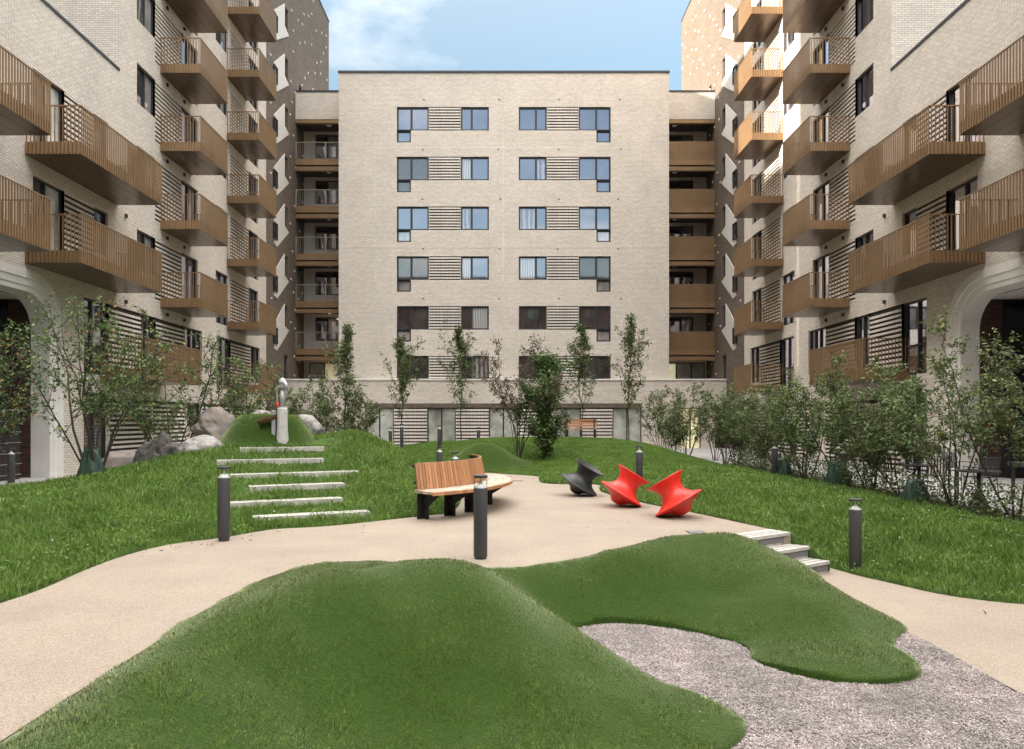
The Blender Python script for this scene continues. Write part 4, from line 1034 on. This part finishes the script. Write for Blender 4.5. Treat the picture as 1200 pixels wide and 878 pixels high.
# ------------------------------------------------------------------ curved bench
def bench():
    cx, cy = -3.25, 14.35; root = empty('curved_bench', (cx, cy, 0), 0, 'curved timber bench with slatted back and black steel legs', 'bench')
    a0, a1 = R(-52), R(25)
    def pt(r, a, z): return (r*math.cos(a), r*math.sin(a), z)
    s = MB(); n = 44
    rs = [(2.80, 2.93), (2.94, 3.07), (3.08, 3.21), (3.22, 3.36)]
    for i, (ra, rb) in enumerate(rs):
        for k in range(n):
            t0 = a0+(a1-a0)*k/n; t1 = a0+(a1-a0)*(k+1)/n
            s.hexa([pt(ra, t0, .445), pt(rb, t0, .445), pt(rb, t1, .445), pt(ra, t1, .445), pt(ra, t0, .492), pt(rb, t0, .492), pt(rb, t1, .492), pt(ra, t1, .492)], 0)
    for k in range(n):      # nosing
        t0 = a0+(a1-a0)*k/n; t1 = a0+(a1-a0)*(k+1)/n
        s.hexa([pt(3.362, t0, .435), pt(3.40, t0, .435), pt(3.40, t1, .435), pt(3.362, t1, .435), pt(3.362, t0, .488), pt(3.40, t0, .488), pt(3.40, t1, .488), pt(3.362, t1, .488)], 1)
    s.build('seat', ['timber_top', 'timber'], root)
    b = MB(); m = 58; w = .056
    for k in range(m):
        t = a0+R(.6)+(a1-a0-R(1.2))*(k+.5)/m; dt = w/2/2.85
        for da in (dt,):
            b.hexa([pt(2.83, t-da, .5), pt(2.868, t-da, .5), pt(2.868, t+da, .5), pt(2.83, t+da, .5), pt(2.745, t-da, .935), pt(2.778, t-da, .935), pt(2.778, t+da, .935), pt(2.745, t+da, .935)], 0)
    b.build('backrest', 'timber', root)
    f = MB()
    for z, ra in ((.58, 2.79), (.86, 2.735)):
        for k in range(n):
            t0 = a0+(a1-a0)*k/n; t1 = a0+(a1-a0)*(k+1)/n
            f.hexa([pt(ra, t0, z), pt(ra+.03, t0, z), pt(ra+.03, t1, z), pt(ra, t1, z), pt(ra-.008, t0, z+.05), pt(ra+.022, t0, z+.05), pt(ra+.022, t1, z+.05), pt(ra-.008, t1, z+.05)])
    f.build('back_rail', 'black', root)
    for k in range(7):
        t = a0+R(3)+(a1-a0-R(6))*k/6; l = MB(); d = .005
        ux, uy = -math.sin(t)*d, math.cos(t)*d
        out = [(2.84, 0), (3.0, 0), (3.0, .22), (3.30, .40), (3.30, .434), (2.84, .434)]
        A = [(r*math.cos(t)-ux, r*math.sin(t)-uy, z) for r, z in out]; Bq = [(r*math.cos(t)+ux, r*math.sin(t)+uy, z) for r, z in out]
        l.face(A); l.face(Bq[::-1])
        for j in range(6): l.face([A[j], A[(j+1) % 6], Bq[(j+1) % 6], Bq[j]])
        l.tube([pt(2.84, t, .43), pt(2.735, t, .9)], .016, 5)
        # foot flange makes the leg a folded plate
        tt = Vector((-math.sin(t), math.cos(t), 0)); rr = Vector((math.cos(t), math.sin(t), 0)); c = rr*2.85
        l.obox((c.x, c.y), (tt.x, tt.y), (rr.x, rr.y), .12, .006, 0, .43)
        l.build('leg', 'black', root)
bench()
def far_bench():
    x, y, z = (681-VX)/F_PX*31.5, 31.5, fl_h([(3.3, 31.5)])[0]-.02
    root = empty('timber_bench', (x, y, z), 0, 'straight timber bench on the far lawn before the centre block', 'bench')
    s = MB()
    for k in range(4): s.box(-.78, .78, -.24+k*.12, -.14+k*.12, .41, .45)
    s.build('seat', 'timber', root, bevel=.006)
    b = MB()
    for k in range(3): b.box(-.72, .72, .27+.02*k, .30+.02*k, .53+k*.12, .62+k*.12)
    b.build('backrest', 'timber', root, bevel=.006)
    for q in (-.6, .6):
        l = MB(); l.box(q-.025, q+.025, -.22, -.17, -.1, .408); l.box(q-.025, q+.025, .19, .24, -.1, .408); l.box(q-.025, q+.025, .235, .268, .3, .85); l.build('leg', 'black', root)
far_bench()

# ------------------------------------------------------------------ rocks, pump, channel
def rock(name, label, mat, c, r, seed, rz=0, amp=.28):
    bm = bmesh.new(); bmesh.ops.create_icosphere(bm, subdivisions=5, radius=1.)
    for v in bm.verts:
        p = v.co*1.1+Vector((seed*7.1, seed*3.3, 0)); d = 1+amp*noise.fractal(p, .9, 2., 5)+.5*amp*noise.noise(p*.8)
        q = v.co*d
        # a few flat cleavage faces
        for j in range(5):
            nv = noise.random_unit_vector() if False else Vector((math.sin(seed*3+j*2.1), math.cos(seed*1.7+j*1.3), .5*math.sin(j*1.9+seed))).normalized()
            e_ = q.dot(nv)-.72
            if e_ > 0: q -= nv*e_*.85
        v.co = Vector((q.x*r[0], q.y*r[1], q.z*r[2]))
    me = bpy.data.meshes.new(name); bm.to_mesh(me); bm.free(); me.polygons.foreach_set('use_smooth', [True]*len(me.polygons)); me.materials.append(M[mat])
    o = bpy.data.objects.new(name, me); col.objects.link(o); o.location = c; o.rotation_euler = (0, 0, rz)
    return tag(o, label, 'rock', 'rocks around the hill')
def at(px, d, z): return ((px-VX)/F_PX*d, d, z)
rock('rock', 'tall brown and grey boulder left of the turf dome', 'rock_brown', at(256, 18.4, 1.35), (.62, .5, .58), 3, .4)
rock('rock', 'rough pale granite boulder right of the turf dome', 'rock_pale', at(361, 17.9, 1.28), (.46, .45, .50), 5, .2, .22)
rock('rock', 'low whitish rock at the top of the grass slope', 'rock_pale', at(236, 16.0, .90), (.58, .5, .40), 8, .3, .2)
rock('rock', 'dark gnarled rock beside the whitish rock', 'rock_dark', at(187, 15.6, .78), (.52, .45, .50), 11, .1, .42)
rock('rock', 'flat brown rock between watering bag and dark rock', 'rock_brown', at(148, 16.2, .60), (.75, .5, .34), 14, .2)
rock('rock', 'flat pale edging stone at the left frame edge, upper one', 'rock_pale', at(38, 14.6, .22), (.95, .5, .2), 17, .15, .15)
rock('rock', 'flat grey edging stone at the left frame edge, lower one', 'rock_brown', at(0, 13.0, .24), (.6, .45, .2), 19, .1, .15)
rock('rock', 'small pale rock peeking over the turf dome', 'rock_pale', at(306, 19.2, 1.72), (.3, .25, .2), 23)
pz = 1.08
def pump():
    x, y, _ = at(331, 16.35, 0)
    root = empty('water_pump', (x, y, pz), 0, 'grey hand water pump on a concrete column at the hilltop', 'pump')
    b = MB(); b.lathe([(0, -.6), (.15, -.6), (.137, .1), (.115, .45), (.112, .82), (.105, .86), (0, .87)], n=24); b.build('column', 'pump', root, True)
    b = MB(); b.tube([(0, 0, .86), (0, 0, 1.30)], .052, 12); b.tube([(0, 0, 1.28), (-.005, 0, 1.42)], .075, 12); b.build('pipe', 'galv', root, True)
    b = MB(); b.lathe([(0, 0), (.08, 0), (.085, .05), (.07, .11), (.03, .15), (0, .155)], (-.0, 0, 1.38), 16); b.tube([(0, 0, 1.44), (.05, -.02, 1.43), (.09, -.04, 1.37), (.10, -.05, 1.27)], [.05, .052, .048, .045], 10); b.build('head', 'galv', root, True)
    b = MB(); b.tube([(-.06, 0, 1.34), (-.13, -.02, 1.33), (-.105, -.03, .98)], .018, 8); b.build('handle', 'white_cone', root, True)
    b = MB(); b.tube([(-.105, -.03, .985), (-.10, -.03, .86)], .024, 8); b.build('handle_grip', 'red', root, True)
    b = MB(); b.box(-.235, -.15, -.05, .05, -.1, .80); b.build('post', 'rail', root, bevel=.01)
pump()
def channel():
    x, y, _ = at(314, 16.25, 0); root = empty('wooden_trough', (x, y, pz), 0, 'brown hollow log trough on posts beside the water pump', 'trough')
    b = MB()
    for k in range(9):
        t0 = math.pi*(k/9)+math.pi; t1 = math.pi*((k+1)/9)+math.pi
        P = lambda r, t, q: (-.22+.40*q, .02+.10*q+r*math.cos(t), .60+.12*q+r*math.sin(t))
        b.hexa([P(.12, t0, 0), P(.12, t1, 0), P(.12, t1, 1), P(.12, t0, 1), P(.085, t0, 0), P(.085, t1, 0), P(.085, t1, 1), P(.085, t0, 1)])
    b.build('trough', 'log', root)
    b = MB(); b.tube([(.10, .12, -.4), (.10, .11, .60)], .045, 8); b.build('post', 'log', root, True)
channel()
# watering bags round the tree stems
def make_bag():
    bm = bmesh.new(); n, m = 26, 9; rings = []
    for j in range(m):
        t = j/(m-1); r = .24*(1-.62*t**1.6); ring = []
        for i in range(n):
            a = 6.283*i/n; k = 1+.15*math.sin(a*5+t*4)*(.3+t)+.08*math.sin(a*9-t*5); w = 1.15 if abs(math.cos(a)) > .6 else .85
            ring.append(bm.verts.new((r*k*math.cos(a)*w, r*k*math.sin(a)*.8, .56*t+.02*math.sin(a*4)*t)))
        rings.append(ring)
    for a, b in zip(rings, rings[1:]):
        for i in range(n): bm.faces.new((a[i], a[(i+1) % n], b[(i+1) % n], b[i]))
    bm.faces.new(rings[-1])
    me = bpy.data.meshes.new('watering_bag'); bm.to_mesh(me); bm.free(); me.polygons.foreach_set('use_smooth', [True]*len(me.polygons)); me.materials.append(M['bag'])
    o = bpy.data.objects.new('watering_bag', me); col.objects.link(o); return o
bg = make_bag(); bg.location = (-8.0, 14.05, .40); bg.scale = (1., 1., 1.25); tag(bg, 'dark green watering bag round the left crab apple stem', 'watering bag', 'green watering bags')
for (x, y, z, s, l) in ((8.05, 21.0, 0, 1., 'green watering bag at the hedge beside a bollard'), (8.3, 18.1, 0, 1.15, 'upright green watering bag before the shaded patio paving'), (8.25, 14.6, 0, 1.05, 'slumped green watering bag right of the cone footed table'), (-7.6, 17.9, .75, .95, 'green watering bag behind the dark gnarled rock')):
    o = bg.copy(); col.objects.link(o); o.location = (x, y, z); o.scale = (s, s, s*(.8 if y == 14.6 else 1.)); o.rotation_euler = (0, 0, y); o['label'] = l
# patio furniture
def make_chair():
    root = empty('patio_chair'); s = MB()
    for k in range(7): s.box(-.22, .22, -.21+k*.062, -.165+k*.062, .44, .455)
    s.build('seat', 'steel', root)
    b = MB()
    for k in range(8): x = -.2+k*.0571; b.hexa([(x-.014, .225, .5), (x+.014, .225, .5), (x+.014, .24, .5), (x-.014, .24, .5), (x-.014, .285, .86), (x+.014, .285, .86), (x+.014, .3, .86), (x-.014, .3, .86)])
    b.tube([(-.225, .22, .45), (-.225, .295, .875), (.225, .295, .875), (.225, .22, .45)], .012, 6); b.build('backrest', 'steel', root)
    for x, y in ((-.2, -.2), (.2, -.2), (-.2, .22), (.2, .22)):
        l = MB(); l.tube([(x, y, .44), (x*1.12, y*1.15, 0)], .011, 6); l.build('leg', 'steel', root)
    for x in (-.235, .235):
        l = MB(); l.tube([(x, -.19, .44), (x, -.2, .66), (x, .25, .66)], .011, 6); l.build('armrest', 'steel', root)
    return root
ch0 = None
for k, (x, y, a, l) in enumerate(((9.45, 15.9, R(160), 'slatted dark patio chair, back to the hedge, left of two near the archway'), (10.15, 15.5, R(185), 'slatted dark patio chair, back to the hedge, right of two near the archway'), (9.1, 17.2, R(120), 'slatted dark patio chair beyond the cone footed table'), (10.4, 13.6, R(150), 'slatted dark patio chair at the long dark table'), (10.9, 17.4, R(20), 'slatted dark patio chair facing the hedge'))):
    if ch0 is None: ch0 = make_chair(); ch0.location = (x, y, 0); ch0.rotation_euler = (0, 0, a); tag(ch0, l, 'chair', 'slatted chairs on the patio')
    else: dup(ch0, (x, y, 0), a, l, 'slatted chairs on the patio')
def make_table():
    root = empty('bistro_table'); b = MB(); b.lathe([(0, .70), (.34, .70), (.35, .71), (.35, .725), (.34, .73), (0, .73)], n=28); b.build('tabletop', 'steel', root)
    b = MB(); b.lathe([(0, 0), (.2, 0), (.2, .012), (.05, .36), (.036, .40), (.034, .70), (0, .70)], n=22); b.build('pedestal', 'steel', root, True); return root
t0 = make_table(); t0.location = (8.62, 15.1, 0); tag(t0, 'round dark table on a cone shaped foot among the hedge stems', 'table', 'cone footed tables')
dup(t0, (8.75, 13.4, 0), 0, 'round dark table on a cone shaped foot nearest the camera', 'cone footed tables')
lt = empty('long_table', (10.9, 14.6, 0), R(80), 'long dark table near the right archway', 'table')
b = MB(); b.box(-.8, .8, -.35, .35, .70, .78); b.build('tabletop', 'steel', lt, bevel=.006)
for x in (-.7, .7):
    for y in (-.28, .28): b = MB(); b.box(x-.025, x+.025, y-.025, y+.025, 0, .7); b.build('leg', 'steel', lt)
# gate in the left archway, low white rail
gt = empty('slatted_gate', (0, 0, 0), 0, 'dark slatted gate with pale wires in the left archway', 'gate')
b = MB()
for k in range(150): y = 13+k*.051; b.box(-13.83, -13.815, y, y+.036, -.05, 1.92)
b.build('panel', 'gap', gt); b = MB(); b.box(-13.86, -13.85, 13, 20.7, -.05, 1.9); b.build('backing', 'void', gt)
b = MB()
for z in (.12, .42, .72, 1.02, 1.32, 1.62): b.box(-13.812, -13.80, 13, 20.7, z, z+.018)
b.box(-13.84, -13.79, 13, 20.75, 1.92, 1.97); b.build('rail', 'rail', gt)
wr = MB(); wr.tube([(-11.6, 18.9, .12), (-10.1, 18.0, .35)], .035, 8); tag(wr.build('white_rail', 'white_cone', None, True), 'low white rail lying behind the flat edging stones', 'rail')
# drain grates
for (x, y, l) in ((2.82, 10.72, 'small dark drain grate in the path near the steps'), (.35, 19.9, 'small drain grate in the far path behind the slatted bench')):
    b = MB(); b.box(x-.13, x+.13, y-.13, y+.13, -.02, .004, 0)
    for k in range(7): b.box(x-.11, x+.11, y-.112+k*.034, y-.098+k*.034, .0041, .008, 1)
    tag(b.build('drain_grate', ['void', 'rail']), l, 'drain')
# wind blown leaves and clover heads
q = random.Random(4)
lv = []
for k in range(46):
    u = q.random()
    if k < 20: t = q.random(); i = int(t*(len(LB)-60))+40; x, y = LB[i]; x += q.uniform(.02, .5); y -= q.uniform(.02, .3); z = .012
    elif k < 36: x = q.uniform(-2.4, 3); y = q.uniform(10.4, 15); z = .012
    else: x = q.uniform(4.3, 6); y = q.uniform(5, 9); z = -.54
    if y > 10.2 or k < 20 or k >= 36: lv.append((x, y, z))
o = leaves('fallen_leaves', lv, .055, 'leaf_red', None, flat=4); o['kind'] = 'stuff'; tag(o, 'few dry fallen leaves on the resin paths', 'leaves')
def clover(name, poly, zf, n, label):
    a = np.array([p[:2] for p in poly]); xy = scatter_pts(poly, n/np.prod(a.max(0)-a.min(0))); xy = xy[np.array([noise.noise((x*.9, y*.9, 55.)) for x, y in xy]) > .02]
    z = zf(xy)+rng.uniform(.03, .10, len(xy)); o = leaves(name, np.column_stack([xy, z]), .034, 'mown', None, flat=3., asp=.9); o['kind'] = 'stuff'; tag(o, label, 'clover')
clover('clover', RL, rl_h, 60000, 'patches of low clover leaves in the right bank of grass')
clover('clover', LAWN[:len(LB)+20]+[(-9, 20), (-12, 8)], hill_h, 70000, 'patches of low clover leaves in the left hill grass')
pp = np.concatenate([rng.normal((-.75, 6.6), (.35, .35), (22, 2)), rng.normal((1.3, 5.1), (.25, .3), (7, 2)), rng.normal((3.3, 6.4), (.25, .2), (6, 2))]); pp = pp[inside([p[:2] for p in TURF], pp)]
o = leaves('fallen_petals', np.column_stack([pp, turf_h(pp)+.025]), .013, 'petal', None, flat=4., asp=.8); o['kind'] = 'stuff'; tag(o, 'tiny pale petals fallen on the artificial turf', 'petals')
fw = MB(); P = scatter_pts(RL, 1.6); zz = rl_h(P)
P2 = scatter_pts(LAWN[:len(LB)+20]+[(-9, 20), (-12, 8)], .5); z2 = hill_h(P2)
for (x, y), z in list(zip(P, zz))+list(zip(P2, z2)):
    r = q.uniform(.005, .010); fw.lathe([(0, -r), (r, 0), (0, r)], (x, y, z+q.uniform(.08, .14)), 5)
o = fw.build('clover_flowers', 'white_cone'); o['kind'] = 'stuff'; tag(o, 'tiny white clover heads dotted through the long grass', 'flowers')

# ------------------------------------------------------------------ sky, sun, camera
SUN = Vector((-25, -11.5, 9.2)).normalized()
el = math.asin(SUN.z); az = math.atan2(SUN.x, SUN.y)
w = bpy.data.worlds.new('World'); sc.world = w; w.use_nodes = True; nt = w.node_tree; nt.nodes.clear()
out = nt.nodes.new('ShaderNodeOutputWorld'); bg_ = nt.nodes.new('ShaderNodeBackground'); sky = nt.nodes.new('ShaderNodeTexSky')
sky.sky_type = 'NISHITA'; sky.sun_disc = False; sky.sun_elevation = el; sky.sun_rotation = az; sky.air_density = 1.0; sky.dust_density = 1.6; sky.ozone_density = 1.2
tc = nt.nodes.new('ShaderNodeTexCoord'); sp = nt.nodes.new('ShaderNodeSeparateXYZ'); nt.links.new(tc.outputs['Generated'], sp.inputs[0])
# cloud layer: direction projected on a flat layer overhead
mx = nt.nodes.new('ShaderNodeMath'); mx.operation = 'MAXIMUM'; nt.links.new(sp.outputs[2], mx.inputs[0]); mx.inputs[1].default_value = .04
dv = nt.nodes.new('ShaderNodeVectorMath'); dv.operation = 'DIVIDE'; cb = nt.nodes.new('ShaderNodeCombineXYZ')
for k in range(3): nt.links.new(mx.outputs[0], cb.inputs[k])
nt.links.new(tc.outputs['Generated'], dv.inputs[0]); nt.links.new(cb.outputs[0], dv.inputs[1])
mp = nt.nodes.new('ShaderNodeMapping'); mp.inputs['Location'].default_value = (CLX, CLY, 0) if 'CLX' in globals() else (.4, .2, 0); nt.links.new(dv.outputs[0], mp.inputs[0])
cn = nt.nodes.new('ShaderNodeTexNoise'); cn.inputs['Scale'].default_value = 1.5; cn.inputs['Detail'].default_value = 10; cn.inputs['Roughness'].default_value = .56; cn.inputs['Distortion'].default_value = .3; nt.links.new(mp.outputs[0], cn.inputs['Vector'])
# more cloud overhead and behind the camera than in the strip of sky ahead
ya = nt.nodes.new('ShaderNodeMapRange'); nt.links.new(sp.outputs[2], ya.inputs[0]); ya.inputs[1].default_value = .46; ya.inputs[2].default_value = .72; ya.inputs[3].default_value = -.145; ya.inputs[4].default_value = .26
yb = nt.nodes.new('ShaderNodeMapRange'); nt.links.new(sp.outputs[1], yb.inputs[0]); yb.inputs[1].default_value = .1; yb.inputs[2].default_value = -.7; yb.inputs[3].default_value = 0.; yb.inputs[4].default_value = .12
yc = nt.nodes.new('ShaderNodeMath'); yc.operation = 'ADD'; nt.links.new(ya.outputs[0], yc.inputs[0]); nt.links.new(yb.outputs[0], yc.inputs[1])
ad = nt.nodes.new('ShaderNodeMath'); ad.operation = 'ADD'; nt.links.new(cn.outputs[0], ad.inputs[0]); nt.links.new(yc.outputs[0], ad.inputs[1])
cr_ = nt.nodes.new('ShaderNodeValToRGB'); cr_.color_ramp.elements[0].position = .50; cr_.color_ramp.elements[1].position = .74; nt.links.new(ad.outputs[0], cr_.inputs[0])
mxx = nt.nodes.new('ShaderNodeMix'); mxx.data_type = 'RGBA'; vl = nt.nodes.new('ShaderNodeMath'); vl.operation = 'MULTIPLY_ADD'; vl.inputs[1].default_value = .88; vl.inputs[2].default_value = .12; nt.links.new(cr_.outputs[0], vl.inputs[0]); nt.links.new(vl.outputs[0], mxx.inputs[0]); tn = nt.nodes.new('ShaderNodeVectorMath'); tn.operation = 'MULTIPLY'; tn.inputs[1].default_value = (.98, 1.07, .95); nt.links.new(sky.outputs[0], tn.inputs[0]); nt.links.new(tn.outputs[0], mxx.inputs[6]); 
cv = nt.nodes.new('ShaderNodeMapRange'); nt.links.new(sp.outputs[2], cv.inputs[0]); cv.inputs[1].default_value = .40; cv.inputs[2].default_value = .75; cv.inputs[3].default_value = 2.6; cv.inputs[4].default_value = 20.
cw = nt.nodes.new('ShaderNodeMapRange'); nt.links.new(sp.outputs[1], cw.inputs[0]); cw.inputs[1].default_value = .0; cw.inputs[2].default_value = -.6; cw.inputs[3].default_value = 0.; cw.inputs[4].default_value = 3.5
cx_ = nt.nodes.new('ShaderNodeMath'); cx_.operation = 'ADD'; nt.links.new(cv.outputs[0], cx_.inputs[0]); nt.links.new(cw.outputs[0], cx_.inputs[1])
cc_ = nt.nodes.new('ShaderNodeVectorMath'); cc_.operation = 'SCALE'; cc_.inputs[0].default_value = (1., .975, .95); nt.links.new(cx_.outputs[0], cc_.inputs[3]); nt.links.new(cc_.outputs[0], mxx.inputs[7])
nt.links.new(mxx.outputs[2], bg_.inputs[0]); bg_.inputs[1].default_value = .08; nt.links.new(bg_.outputs[0], out.inputs[0])
sl = bpy.data.lights.new('sun', 'SUN'); sl.energy = 4.8; sl.angle = R(.5); sl.color = (1, .9, .76); so = bpy.data.objects.new('sun', sl); col.objects.link(so)
so.rotation_euler = SUN.to_track_quat('Z', 'Y').to_euler()

cam = bpy.data.cameras.new('camera'); co = bpy.data.objects.new('camera', cam); col.objects.link(co); sc.camera = co
co.location = (0, 0, EYE); co.rotation_euler = (R(90), 0, 0); cam.sensor_fit = 'HORIZONTAL'; cam.sensor_width = 36; cam.lens = F_PX/1200*36
cam.shift_x = (600-VX)/1200; cam.shift_y = (HY-439)/1200; cam.clip_start = .05; cam.clip_end = 3000
sc.view_settings.view_transform = 'Standard'; sc.view_settings.look = 'None'; sc.view_settings.exposure = 2.03; sc.view_settings.gamma = 1
sc.render.engine = 'CYCLES'; sc.cycles.use_denoising = True; sc.cycles.max_bounces = 8; sc.cycles.diffuse_bounces = 5; sc.cycles.glossy_bounces = 4; sc.cycles.transparent_max_bounces = 12
sc.cycles.sample_clamp_indirect = 6
